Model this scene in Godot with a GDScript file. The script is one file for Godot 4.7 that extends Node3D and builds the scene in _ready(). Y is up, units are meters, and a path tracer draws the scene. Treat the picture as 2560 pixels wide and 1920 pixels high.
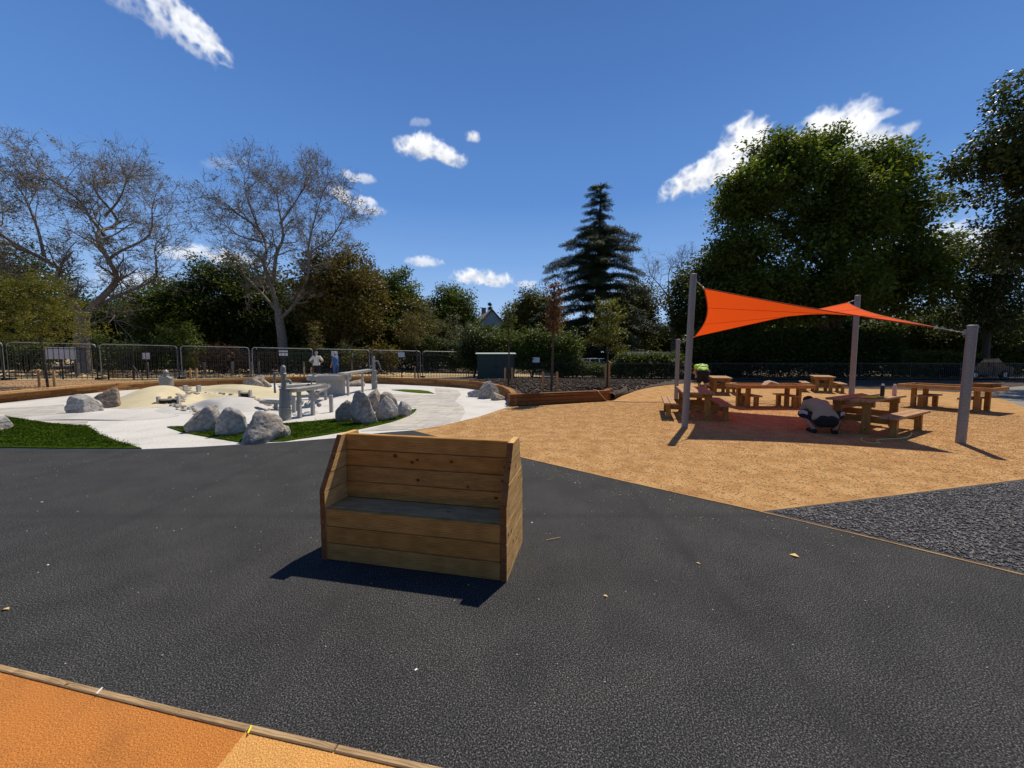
extends Node3D
# A park playground on a hot sunny day: bench on dark tarmac, water play area, picnic tables under an orange sail.

var rng := RandomNumberGenerator.new()
var M := {}
var meshes := {}
var taken := {}


func _ready():
	rng.seed = 20220804
	view()
	materials()
	setting()
	water_play()
	timber_wall()
	bench()
	sail()
	tables()
	boulders()
	pumps()
	fences()
	cabinet()
	young_trees()
	trees()
	distant()
	people()
	small_things()


func view():
	var cam := Camera3D.new()
	cam.name = "camera"
	add_child(cam)
	cam.position = Vector3(0, 1.6, 0)
	cam.rotation_degrees = Vector3(-4.052, 0, 0)
	cam.fov = 90.0
	cam.near = 0.05
	cam.far = 2000.0
	cam.current = true
	var env := Environment.new()
	env.background_mode = Environment.BG_SKY
	env.tonemap_mode = Environment.TONE_MAPPER_LINEAR
	env.tonemap_exposure = 1.07
	env.sdfgi_enabled = true
	env.ssao_enabled = true
	env.ssil_enabled = true
	var sky := Sky.new()
	var pano := PanoramaSkyMaterial.new()
	pano.panorama = sky_picture()
	sky.sky_material = pano
	env.sky = sky
	var world := WorldEnvironment.new()
	world.name = "world"
	world.environment = env
	add_child(world)
	var sun := DirectionalLight3D.new()
	sun.name = "sun"
	sun.light_energy = 1.55
	sun.light_color = Color(1.0, 0.955, 0.88)
	sun.light_angular_distance = 0.53
	sun.shadow_enabled = true
	add_child(sun)
	var up := deg_to_rad(59.0)
	var round_ := deg_to_rad(32.6)
	var towards := Vector3(sin(round_) * cos(up), sin(up), -cos(round_) * cos(up))
	sun.look_at_from_position(Vector3.ZERO, -towards, Vector3(0, 0, -1))


func sky_picture() -> ImageTexture:
	var w := 4096
	var h := 2048
	var im := Image.create(w, h, false, Image.FORMAT_RGBF)
	var stops := [[-90.0, Color(0.20, 0.21, 0.22)], [-1.0, Color(0.34, 0.42, 0.5)], [0.0, Color(0.46, 0.62, 0.84)], [6.0, Color(0.345, 0.53, 0.82)], [13.0, Color(0.2, 0.38, 0.73)], [21.0, Color(0.110, 0.262, 0.61)], [32.0, Color(0.080, 0.200, 0.51)], [43.0, Color(0.060, 0.152, 0.405)], [60.0, Color(0.046, 0.108, 0.27)], [90.0, Color(0.030, 0.070, 0.20)]]
	var rows := PackedColorArray()
	for j in h:
		var el := 90.0 - (j + 0.5) / h * 180.0
		var c: Color = stops[0][1]
		for k in stops.size() - 1:
			if el >= stops[k][0]:
				var t: float = clampf((el - stops[k][0]) / (stops[k + 1][0] - stops[k][0]), 0, 1)
				c = (stops[k][1] as Color).lerp(stops[k + 1][1], t)
		rows.append(c)
		im.fill_rect(Rect2i(0, j, w, 1), c)
	var puffs := FastNoiseLite.new()
	puffs.seed = 5
	puffs.noise_type = FastNoiseLite.TYPE_SIMPLEX_SMOOTH
	puffs.frequency = 1.0
	puffs.fractal_octaves = 4
	puffs.fractal_gain = 0.42
	# azimuth, height, half width, half height (degrees), slope, strength, raggedness
	var clouds := [
		[-43.663, 32.656, 6.5, 1.3, -0.30, 0.45, 1.5], [-40.655, 33.078, 5.5, 1.3, -0.36, 0.52, 1.5], [-38.411, 32.636, 2.8, 1.1, -0.45, 0.62, 1.4], [-36.711, 32.244, 1.6, 0.8, -0.5, 0.55, 1.3],
		[-12.96, 27.006, 3.2, 1.5, 0.0, 1.0, 0.9], [-9.667, 26.408, 3.2, 1.1, -0.18, 0.95, 0.9], [-5.421, 28.485, 1.2, 0.65, -0.1, 0.9, 0.9], [-12.905, 29.58, 1.8, 0.45, 0.1, 0.22, 1.4],
		[-12.552, 13.261, 2.4, 0.75, 0.0, 0.7, 1.0], [-4.975, 11.504, 3.6, 1.2, 0.0, 0.95, 0.9], [-2.347, 11.093, 2.4, 1.1, 0.0, 0.9, 0.9], [2.349, 10.424, 1.6, 0.6, 0.0, 0.5, 1.0],
		[39.283, 23.591, 3.3, 2.2, 0.1, 1.1, 0.75], [41.328, 22.083, 2.4, 1.7, -0.2, 1.05, 0.75], [37.004, 23.89, 2.8, 1.9, 0.3, 1.0, 0.8], [44.083, 21.621, 1.2, 0.7, 0.35, 0.55, 1.0], [42.628, 23.733, 1.2, 0.5, 0.0, 0.45, 1.2],
		[30.088, 25.249, 2.6, 2.1, 0.0, 1.05, 0.8], [28.446, 23.195, 4.2, 2.3, 0.4, 1.05, 0.8], [24.596, 22.189, 4.0, 1.6, 0.32, 1.0, 0.85], [31.89, 22.278, 3.4, 2.0, 0.3, 1.0, 0.8],
		[-22.975, 20.345, 1.9, 0.9, -0.3, 0.75, 1.1], [-20.495, 20.162, 1.6, 0.6, 0.0, 0.7, 1.1], [-20.32, 22.681, 1.3, 0.6, 0.0, 0.55, 1.1], [-22.309, 22.758, 0.9, 0.6, -0.3, 0.5, 1.1], [-20.014, 19.19, 2.0, 0.7, 0.0, 0.5, 1.2], [-35.85, 21.36, 2.4, 0.6, 0.3, 0.12, 1.3],
		[-38.857, 11.507, 3.0, 1.0, 0.1, 0.7, 1.0], [-35.551, 11.338, 2.6, 1.0, -0.1, 0.7, 1.0], [-44.227, 8.004, 3.0, 1.0, 0.0, 0.5, 1.0], [46.907, 11.069, 6.0, 1.6, 0.0, 0.7, 1.0],
		[95.0, 24.0, 5.0, 2.2, 0.1, 0.95, 0.9], [128.0, 12.0, 7.0, 1.8, 0.0, 0.9, 0.9], [-100.0, 18.0, 6.0, 2.2, -0.1, 0.95, 0.9], [-150.0, 26.0, 5.0, 1.8, 0.2, 0.9, 1.0], [168.0, 9.0, 8.0, 2.0, 0.0, 0.9, 0.9], [-75.0, 8.0, 6.0, 1.7, 0.0, 0.8, 1.0],
	]
	var cover := {}
	for c in clouds:
		var spread := 1.9
		var x0 := int(floor((c[0] - c[2] * spread) / 360.0 * w))
		var x1 := int(ceil((c[0] + c[2] * spread) / 360.0 * w))
		var tall: float = c[3] * spread + absf(c[4]) * c[2]
		var y0 := int((90.0 - c[1] - tall) / 180.0 * h)
		var y1 := int((90.0 - c[1] + tall) / 180.0 * h)
		for j in range(y0, y1):
			for i in range(x0, x1):
				var az: float = (i + 0.5) / w * 360.0
				var el: float = 90.0 - (j + 0.5) / h * 180.0
				var dx: float = (az - c[0]) / c[2]
				var dy: float = (el - c[1] - (az - c[0]) * c[4]) / c[3]
				var flat := 1.35 if dy < 0 else 1.0
				var d := dx * dx + dy * dy * flat
				if d > 3.4:
					continue
				var warm := 0.35 * puffs.get_noise_3d(az * 0.5, el * 0.5, 21.0)
				var n := 0.42 - 1.5 * absf(puffs.get_noise_3d((az + warm) * 0.30, (el - warm) * 0.36, c[6])) + 0.5 * (0.3 - absf(puffs.get_noise_3d(az * 0.9, el * 1.0, 7.0)) * 1.3)
				var dens := clampf((0.94 - d * 0.72 + n * 0.75 * c[6]) * 0.95, 0, 1)
				dens = dens * dens * (3 - 2 * dens) * c[5]
				if dens < 0.004:
					continue
				var key := j * w + posmod(i, w)
				var lit := clampf(0.86 + dy * 0.15 + n * 0.16, 0.5, 1.1)
				if cover.has(key):
					var old: Vector2 = cover[key]
					cover[key] = Vector2(1.0 - (1.0 - old.x) * (1.0 - minf(dens, 1.0)), maxf(old.y, lit))
				else:
					cover[key] = Vector2(minf(dens, 1.0), lit)
	for key in cover:
		var j: int = key / w
		var i: int = key % w
		var s: Vector2 = cover[key]
		var white := Color(1.0, 1.01, 1.03) * s.y
		im.set_pixel(i, j, rows[j].lerp(white, s.x))
	return ImageTexture.create_from_image(im)


# ---------------------------------------------------------------- shapes

class Geo:
	var v := PackedVector3Array()
	var n := PackedVector3Array()
	var uv := PackedVector2Array()
	var c := PackedColorArray()
	var ix := PackedInt32Array()

	func tri(a: Vector3, b: Vector3, d: Vector3, nn: Vector3, ua := Vector2.ZERO, ub := Vector2.ZERO, ud := Vector2.ZERO):
		var s := v.size()
		v.append(a); v.append(b); v.append(d)
		n.append(nn); n.append(nn); n.append(nn)
		uv.append(ua); uv.append(ub); uv.append(ud)
		if (b - a).cross(d - a).dot(nn) > 0:
			ix.append(s); ix.append(s + 2); ix.append(s + 1)
		else:
			ix.append(s); ix.append(s + 1); ix.append(s + 2)

	func quad(a: Vector3, b: Vector3, d: Vector3, e: Vector3, nn: Vector3, us := []):
		if us.is_empty():
			tri(a, b, d, nn)
			tri(a, d, e, nn)
		else:
			tri(a, b, d, nn, us[0], us[1], us[2])
			tri(a, d, e, nn, us[0], us[2], us[3])

	func box(at: Vector3, size: Vector3, turn := Basis.IDENTITY):
		var h := size / 2
		for ax in 3:
			var p := (ax + 1) % 3
			var q := (ax + 2) % 3
			for s in [-1.0, 1.0]:
				var nn := Vector3.ZERO
				nn[ax] = s
				var cs := []
				for t in [[-1, -1], [1, -1], [1, 1], [-1, 1]]:
					var k := Vector3.ZERO
					k[ax] = s * h[ax]
					k[p] = t[0] * h[p]
					k[q] = t[1] * h[q]
					cs.append(at + turn * k)
				quad(cs[0], cs[1], cs[2], cs[3], turn * nn)

	func tube(pts: Array, radii: Array, sides := 8, cap := true, tint := Color.WHITE):
		var m := pts.size()
		var t0: Vector3 = (pts[1] - pts[0]).normalized()
		var side := t0.cross(Vector3.UP if absf(t0.y) < 0.9 else Vector3.RIGHT).normalized()
		var start := v.size()
		for i in m:
			var t: Vector3 = (pts[mini(i + 1, m - 1)] - pts[maxi(i - 1, 0)]).normalized()
			side = (side - t * side.dot(t)).normalized()
			var other := t.cross(side)
			for k in sides:
				var a := TAU * k / sides
				var d := side * cos(a) + other * sin(a)
				v.append(pts[i] + d * radii[i])
				n.append(d)
				uv.append(Vector2(float(k) / sides, i))
				c.append(tint)
		for i in m - 1:
			for k in sides:
				var a := start + i * sides + k
				var b := start + i * sides + (k + 1) % sides
				ix.append(a); ix.append(a + sides); ix.append(b)
				ix.append(b); ix.append(a + sides); ix.append(b + sides)
		if cap:
			for e in [0, m - 1]:
				var t: Vector3 = (pts[1] - pts[0]).normalized() * -1.0 if e == 0 else (pts[m - 1] - pts[m - 2]).normalized()
				var s := v.size()
				for k in sides:
					v.append(v[start + e * sides + k])
					n.append(t)
					uv.append(Vector2.ZERO)
					c.append(tint)
				for k in range(1, sides - 1):
					if e == 0:
						ix.append(s); ix.append(s + k); ix.append(s + k + 1)
					else:
						ix.append(s); ix.append(s + k + 1); ix.append(s + k)

	func lathe(at: Vector3, profile: Array, sides := 16):
		# profile: Vector2(radius, height) from bottom to top; a sharp edge where a point repeats
		for i in profile.size() - 1:
			var a: Vector2 = profile[i]
			var b: Vector2 = profile[i + 1]
			if a.distance_to(b) < 1e-5:
				continue
			var nn := Vector2(b.y - a.y, a.x - b.x).normalized()
			var s := v.size()
			for k in sides + 1:
				var t := TAU * k / sides
				var o := Vector3(cos(t), 0, sin(t))
				for p in [a, b]:
					v.append(at + o * p.x + Vector3.UP * p.y)
					n.append((o * nn.x + Vector3.UP * nn.y).normalized())
					uv.append(Vector2(float(k) / sides, p.y))
			for k in sides:
				var q := s + k * 2
				ix.append(q); ix.append(q + 2); ix.append(q + 1)
				ix.append(q + 1); ix.append(q + 2); ix.append(q + 3)

	func prism(outline: PackedVector2Array, y0: float, y1: float, scale_uv := 1.0):
		var ts := Geometry2D.triangulate_polygon(outline)
		for k in range(0, ts.size(), 3):
			var p := []
			for e in 3:
				p.append(outline[ts[k + e]])
			tri(Vector3(p[0].x, y1, p[0].y), Vector3(p[1].x, y1, p[1].y), Vector3(p[2].x, y1, p[2].y), Vector3.UP, p[0] * scale_uv, p[1] * scale_uv, p[2] * scale_uv)
		if y1 - y0 < 1e-4:
			return
		var cw := 1.0 if Geometry2D.is_polygon_clockwise(outline) else -1.0
		for k in outline.size():
			var a := outline[k]
			var b := outline[(k + 1) % outline.size()]
			var d := (b - a).normalized()
			var o := Vector3(d.y, 0, -d.x) * -cw
			quad(Vector3(a.x, y0, a.y), Vector3(b.x, y0, b.y), Vector3(b.x, y1, b.y), Vector3(a.x, y1, a.y), o)

	func smooth():
		# normals from the faces round each vertex
		n.resize(v.size())
		n.fill(Vector3.ZERO)
		for k in range(0, ix.size(), 3):
			var f := (v[ix[k + 2]] - v[ix[k]]).cross(v[ix[k + 1]] - v[ix[k]])
			for e in 3:
				n[ix[k + e]] += f
		for k in n.size():
			n[k] = n[k].normalized()

	func mesh() -> ArrayMesh:
		var a := []
		a.resize(Mesh.ARRAY_MAX)
		a[Mesh.ARRAY_VERTEX] = v
		a[Mesh.ARRAY_NORMAL] = n
		if uv.size() == v.size():
			a[Mesh.ARRAY_TEX_UV] = uv
		if c.size() == v.size():
			a[Mesh.ARRAY_COLOR] = c
		a[Mesh.ARRAY_INDEX] = ix
		var m := ArrayMesh.new()
		m.add_surface_from_arrays(Mesh.PRIMITIVE_TRIANGLES, a)
		return m


func plank(size: Vector3, variant := 0, bevel := 0.004) -> ArrayMesh:
	# A chamfered board with grain along its longest side; alike boards share one mesh.
	var key := "plank %s %d %s" % [size, variant, bevel]
	if meshes.has(key):
		return meshes[key]
	var g := Geo.new()
	var h := size / 2
	var long := size.max_axis_index()
	var off := Vector2(fposmod(variant * 0.377, 1.0), fposmod(variant * 0.251, 1.0))
	var at := func(s: Vector3, ax: int) -> Vector3:
		var k := s * (h - Vector3.ONE * bevel)
		k[ax] = s[ax] * h[ax]
		return k
	var map := func(p: Vector3, ax: int) -> Vector2:
		var u := p[long]
		var other := p[(long + 1) % 3] if (long + 1) % 3 != ax else p[(long + 2) % 3]
		if ax == long:
			return Vector2(p[(long + 1) % 3] * 0.1, p[(long + 2) % 3] / 0.6) + off
		return Vector2(u / 1.6, other / 0.6 + ax * 0.37) + off
	for ax in 3:
		var p := (ax + 1) % 3
		var q := (ax + 2) % 3
		for s in [-1.0, 1.0]:
			var nn := Vector3.ZERO
			nn[ax] = s
			var cs := []
			var us := []
			for t in [[-1, -1], [1, -1], [1, 1], [-1, 1]]:
				var sg := Vector3.ZERO
				sg[ax] = s
				sg[p] = t[0]
				sg[q] = t[1]
				cs.append(at.call(sg, ax))
				us.append(map.call(cs[-1], ax))
			g.quad(cs[0], cs[1], cs[2], cs[3], nn, us)
		for s in [[-1, -1], [1, -1], [1, 1], [-1, 1]]:
			var lo := Vector3.ZERO
			lo[p] = s[0]
			lo[q] = s[1]
			var hi := lo
			lo[ax] = -1
			hi[ax] = 1
			var nn := Vector3.ZERO
			nn[p] = s[0]
			nn[q] = s[1]
			var cs := [at.call(lo, p), at.call(hi, p), at.call(hi, q), at.call(lo, q)]
			g.quad(cs[0], cs[1], cs[2], cs[3], nn.normalized(), [map.call(cs[0], p), map.call(cs[1], p), map.call(cs[2], p), map.call(cs[3], p)])
	for x in [-1, 1]:
		for y in [-1, 1]:
			for z in [-1, 1]:
				var s := Vector3(x, y, z)
				g.tri(at.call(s, 0), at.call(s, 1), at.call(s, 2), s.normalized(), off, off, off)
	meshes[key] = g.mesh()
	return meshes[key]


func board(outline: PackedVector2Array, thick: float, variant := 0, which := 0) -> ArrayMesh:
	# A sawn board: an outline in x (along the grain) and y, given thickness along z. which: 0 all of it, 1 without its sawn ends, 2 and 3 one end alone
	var g := Geo.new()
	var off := Vector2(variant * 0.377, variant * 0.251)
	var ts := Geometry2D.triangulate_polygon(outline)
	for s in ([-1.0, 1.0] if which < 2 else []):
		for k in range(0, ts.size(), 3):
			var p := []
			var us := []
			for e in 3:
				var o := outline[ts[k + e]]
				p.append(Vector3(o.x, o.y, s * thick / 2))
				us.append(Vector2(o.x / 1.6, o.y / 0.6) + off)
			g.tri(p[0], p[1], p[2], Vector3(0, 0, s), us[0], us[1], us[2])
	var cw := 1.0 if Geometry2D.is_polygon_clockwise(outline) else -1.0
	for k in outline.size():
		var a := outline[k]
		var b := outline[(k + 1) % outline.size()]
		var d := (b - a).normalized()
		var o := Vector3(-d.y, d.x, 0) * cw
		var l := a.distance_to(b)
		var us := [off, off + Vector2(l / 1.6, 0), off + Vector2(l / 1.6, thick / 0.6), off + Vector2(0, thick / 0.6)]
		var end := 0 if absf(d.x) >= 0.8 else (2 if (a.x + b.x) / 2 < 0.3 else 3)
		if (which == 1 and end > 0) or (which > 1 and end != which):
			continue
		if absf(d.x) < 0.7:
			us = [off, off + Vector2(0, l / 0.6), off + Vector2(0.02, l / 0.6), off + Vector2(0.02, 0)]
		g.quad(Vector3(a.x, a.y, -thick / 2), Vector3(b.x, b.y, -thick / 2), Vector3(b.x, b.y, thick / 2), Vector3(a.x, a.y, thick / 2), o, us)
	return g.mesh()


func curve(pts: Array, steps := 6) -> Array:
	# Catmull-Rom through Vector2 or Vector3 points
	var out := []
	for i in pts.size() - 1:
		var a = pts[maxi(i - 1, 0)]
		var b = pts[i]
		var c = pts[i + 1]
		var d = pts[mini(i + 2, pts.size() - 1)]
		for k in steps:
			var t := float(k) / steps
			out.append(b.cubic_interpolate(c, a, d, t))
	out.append(pts[-1])
	return out


func blob(bones: Array, cell: float, blend := 0.03, grow := 0.0) -> ArrayMesh:
	# One continuous skin round tapered bones [from, to, radius, radius], meshed as surface nets.
	var lo := Vector3.ONE * 1e9
	var hi := -lo
	for b in bones:
		var r: float = maxf(b[2], b[3]) + grow + blend + cell * 2
		lo = lo.min((b[0] as Vector3).min(b[1]) - Vector3.ONE * r)
		hi = hi.max((b[0] as Vector3).max(b[1]) + Vector3.ONE * r)
	var nx := int((hi.x - lo.x) / cell) + 2
	var ny := int((hi.y - lo.y) / cell) + 2
	var nz := int((hi.z - lo.z) / cell) + 2
	var f := PackedFloat32Array()
	f.resize(nx * ny * nz)
	f.fill(1.0)
	for b in bones:
		var p: Vector3 = b[0]
		var ab: Vector3 = b[1] - b[0]
		var len2 := maxf(ab.length_squared(), 1e-9)
		var r: float = maxf(b[2], b[3]) + grow + blend + cell * 1.5
		var i0 := ((p.min(b[1]) - Vector3.ONE * r - lo) / cell).floor().max(Vector3.ZERO)
		var i1 := ((p.max(b[1]) + Vector3.ONE * r - lo) / cell).ceil().min(Vector3(nx - 1, ny - 1, nz - 1))
		for z in range(int(i0.z), int(i1.z) + 1):
			for y in range(int(i0.y), int(i1.y) + 1):
				for x in range(int(i0.x), int(i1.x) + 1):
					var w := lo + Vector3(x, y, z) * cell - p
					var t := clampf(w.dot(ab) / len2, 0, 1)
					var d: float = (w - ab * t).length() - lerpf(b[2], b[3], t) - grow
					var at := (z * ny + y) * nx + x
					var old := f[at]
					var k := maxf(blend - absf(old - d), 0.0) / blend
					f[at] = minf(old, d) - k * k * blend * 0.25
	var g := Geo.new()
	var id := {}
	var steps := [0, 1, nx, nx + 1, nx * ny, nx * ny + 1, nx * ny + nx, nx * ny + nx + 1]
	for z in nz - 1:
		for y in ny - 1:
			for x in nx - 1:
				var at := (z * ny + y) * nx + x
				var inside := 0
				for s in steps:
					if f[at + s] < 0:
						inside += 1
				if inside == 0 or inside == 8:
					continue
				var sum := Vector3.ZERO
				var m := 0
				for e in [[0, 1], [2, 3], [4, 5], [6, 7], [0, 2], [1, 3], [4, 6], [5, 7], [0, 4], [1, 5], [2, 6], [3, 7]]:
					var fa := f[at + steps[e[0]]]
					var fb := f[at + steps[e[1]]]
					if (fa < 0) != (fb < 0):
						var pa := Vector3(e[0] & 1, (e[0] >> 1) & 1, e[0] >> 2)
						var pb := Vector3(e[1] & 1, (e[1] >> 1) & 1, e[1] >> 2)
						sum += pa.lerp(pb, fa / (fa - fb))
						m += 1
				id[at] = g.v.size()
				g.v.append(lo + (Vector3(x, y, z) + sum / m) * cell)
	var one := [1, nx, nx * ny]
	for at in id:
		for ax in 3:
			var to: int = at + one[ax]
			if (f[at] < 0) == (f[to] < 0):
				continue
			var p: int = one[(ax + 1) % 3]
			var q: int = one[(ax + 2) % 3]
			if not (id.has(at - p) and id.has(at - q) and id.has(at - p - q)):
				continue
			var a: int = id[at]
			var b: int = id[at - p]
			var c: int = id[at - p - q]
			var d: int = id[at - q]
			if f[at] < 0:
				g.ix.append_array([a, c, b, a, d, c])
			else:
				g.ix.append_array([a, b, c, a, c, d])
	g.smooth()
	return g.mesh()


# ---------------------------------------------------------------- naming

func numbered(called: String) -> String:
	var k: int = taken.get(called, 0)
	taken[called] = k + 1
	return called if k == 0 else "%s_%03d" % [called, k]


func tag(o: Node, label: String, category: String, group := "") -> Node:
	o.set_meta("label", label)
	o.set_meta("category", category)
	if group:
		o.set_meta("group", group)
	return o


func thing(called: String, label: String, category: String, at := Vector3.ZERO, turn := 0.0, group := "") -> Node3D:
	var o := Node3D.new()
	o.name = numbered(called)
	add_child(o, true)
	o.position = at
	o.rotation.y = turn
	tag(o, label, category, group)
	return o


func part(called: String, mesh: Mesh, material: Material, parent: Node, at := Transform3D.IDENTITY) -> MeshInstance3D:
	var o := MeshInstance3D.new()
	o.name = called
	o.mesh = mesh
	o.material_override = material
	parent.add_child(o, true)
	o.transform = at
	return o


func solo(called: String, mesh: Mesh, material: Material, label: String, category: String, at := Vector3.ZERO, group := "") -> MeshInstance3D:
	var o := part(numbered(called), mesh, material, self, Transform3D(Basis.IDENTITY, at))
	tag(o, label, category, group)
	return o


func structure(called: String, mesh: Mesh, material: Material) -> MeshInstance3D:
	var o := part(numbered(called), mesh, material, self)
	o.set_meta("kind", "structure")
	return o


func stuff(o: Node) -> Node:
	o.set_meta("kind", "stuff")
	return o


func moved(at: Vector3, turn := 0.0) -> Transform3D:
	return Transform3D(Basis(Vector3.UP, turn), at)


func between(a: Vector3, b: Vector3) -> Transform3D:
	# x along a to b, origin half way
	var x := (b - a).normalized()
	var up := Vector3.UP if absf(x.y) < 0.95 else Vector3.FORWARD
	var z := x.cross(up).normalized()
	return Transform3D(Basis(x, z.cross(x), z), (a + b) / 2)


func facing(a: Vector3) -> float:
	# the turn about y that carries +x onto the direction a
	return atan2(-a.z, a.x)


# ---------------------------------------------------------------- materials

func lin(r: float, g: float, b: float) -> Color:
	return Color(r, g, b).linear_to_srgb()


func noise(sd: int, freq: float, stops: Array, size := 512, octaves := 4, kind := FastNoiseLite.TYPE_SIMPLEX_SMOOTH) -> NoiseTexture2D:
	var f := FastNoiseLite.new()
	f.seed = sd
	f.noise_type = kind
	f.frequency = freq
	f.fractal_octaves = octaves
	f.fractal_gain = 0.6
	if kind == FastNoiseLite.TYPE_CELLULAR:
		f.cellular_return_type = FastNoiseLite.RETURN_CELL_VALUE
		f.fractal_type = FastNoiseLite.FRACTAL_NONE
	var t := NoiseTexture2D.new()
	t.width = size
	t.height = size
	t.seamless = true
	t.noise = f
	if stops:
		var r := Gradient.new()
		var off := PackedFloat32Array()
		var col := PackedColorArray()
		for s in stops:
			off.append(s[0])
			col.append((s[1] as Color).linear_to_srgb())
		r.offsets = off
		r.colors = col
		t.color_ramp = r
	return t


func surface(called: String, fine: Texture2D, tile: float, rough: float, coarse: Texture2D = null, coarse_tile := 3.0, bump: Texture2D = null, bump_cm := 0.0, in_world := true) -> StandardMaterial3D:
	var m := StandardMaterial3D.new()
	m.resource_name = called
	m.albedo_texture = fine
	m.uv1_triplanar = true
	m.uv1_world_triplanar = in_world
	m.uv1_scale = Vector3.ONE / tile
	m.roughness = rough
	if coarse:
		m.detail_enabled = true
		m.detail_blend_mode = BaseMaterial3D.BLEND_MODE_MUL
		m.detail_uv_layer = BaseMaterial3D.DETAIL_UV_2
		m.detail_albedo = coarse
		m.uv2_triplanar = true
		m.uv2_world_triplanar = in_world
		m.uv2_scale = Vector3.ONE / coarse_tile
	if bump:
		m.heightmap_enabled = true
		m.heightmap_texture = bump
		m.heightmap_scale = bump_cm
	M[called] = m
	return m


func plain(called: String, c: Color, rough := 0.7, metal := 0.0) -> StandardMaterial3D:
	var m := StandardMaterial3D.new()
	m.resource_name = called
	m.albedo_color = c.linear_to_srgb()
	m.roughness = rough
	m.metallic = metal
	M[called] = m
	return m


func leafy(called: String, c: Color, through := 0.5, rough := 0.5) -> StandardMaterial3D:
	var m := StandardMaterial3D.new()
	m.resource_name = called
	m.albedo_color = c.linear_to_srgb()
	m.vertex_color_use_as_albedo = true
	m.roughness = rough
	m.metallic_specular = 0.3
	m.backlight_enabled = true
	m.backlight = Color(through, through, through * 0.45).linear_to_srgb()
	m.cull_mode = BaseMaterial3D.CULL_DISABLED
	M[called] = m
	return m


func grain() -> ImageTexture:
	# sawn softwood: lines of grain that part round knots, 1.6 m by 0.6 m
	var w := 1200
	var h := 480
	var im := Image.create(w, h, false, Image.FORMAT_RGB8)
	var f := FastNoiseLite.new()
	f.seed = 3
	f.frequency = 1.0
	f.fractal_octaves = 3
	var knots := []
	var r := RandomNumberGenerator.new()
	r.seed = 77
	for k in 12:
		knots.append([r.randf(), r.randf(), r.randf_range(0.009, 0.022)])
	for j in h:
		var v := absf(float(j) / h * 2.0 - 1.0) * 0.3
		for i in w:
			var u := float(i) / w
			var a := u * TAU
			var ca := cos(a) * 0.5
			var sa := sin(a) * 0.5
			var g := v + 0.012 * f.get_noise_3d(ca * 1.6, sa * 1.6, v * 7.0)
			var dark := 0.0
			for kn in knots:
				var dx: float = absf(u - kn[0])
				dx = minf(dx, 1.0 - dx) * 1.6
				var dy: float = float(j) / h * 0.6 - kn[1] * 0.6
				if dx < 0.12 and absf(dy) < 0.05:
					var d2: float = (dx * dx * 0.25 + dy * dy) / (kn[2] * kn[2])
					g += signf(dy) * 0.016 * exp(-d2 * 0.22)
					dark = maxf(dark, smoothstep(1.0, 0.4, sqrt((dx * dx * 0.6 + dy * dy)) / kn[2]))
			var ring := 0.5 + 0.5 * sin(g * 520.0 + 2.6 * f.get_noise_3d(ca * 3.0, sa * 3.0, g * 30.0))
			ring = pow(ring, 2.2)
			var fibre := f.get_noise_3d(ca * 24.0, sa * 24.0, v * 620.0)
			var tone := f.get_noise_3d(ca * 2.4, sa * 2.4, v * 14.0 + 9.0)
			var c := Color(1.0, 0.95, 0.86).lerp(Color(0.66, 0.48, 0.30), clampf(ring * 0.8 + fibre * 0.35, 0, 1))
			c = c * (0.90 + 0.34 * tone)
			c = c.lerp(Color(0.20, 0.09, 0.04), dark * 0.9)
			im.set_pixel(i, j, Color(clampf(c.r, 0, 1), clampf(c.g, 0, 1), clampf(c.b, 0, 1)).linear_to_srgb())
	return ImageTexture.create_from_image(im)


func wood(called: String, tint: Color, rough := 0.75, fibre: Texture2D = null) -> StandardMaterial3D:
	var m := StandardMaterial3D.new()
	m.resource_name = called
	m.albedo_texture = M.grain
	m.albedo_color = tint.linear_to_srgb()
	m.roughness = rough
	m.metallic_specular = 0.18
	m.heightmap_enabled = true
	m.heightmap_texture = M.grain
	m.heightmap_scale = 0.08
	M[called] = m
	return m


func grey(k: float) -> Color:
	return Color(k, k, k)


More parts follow.
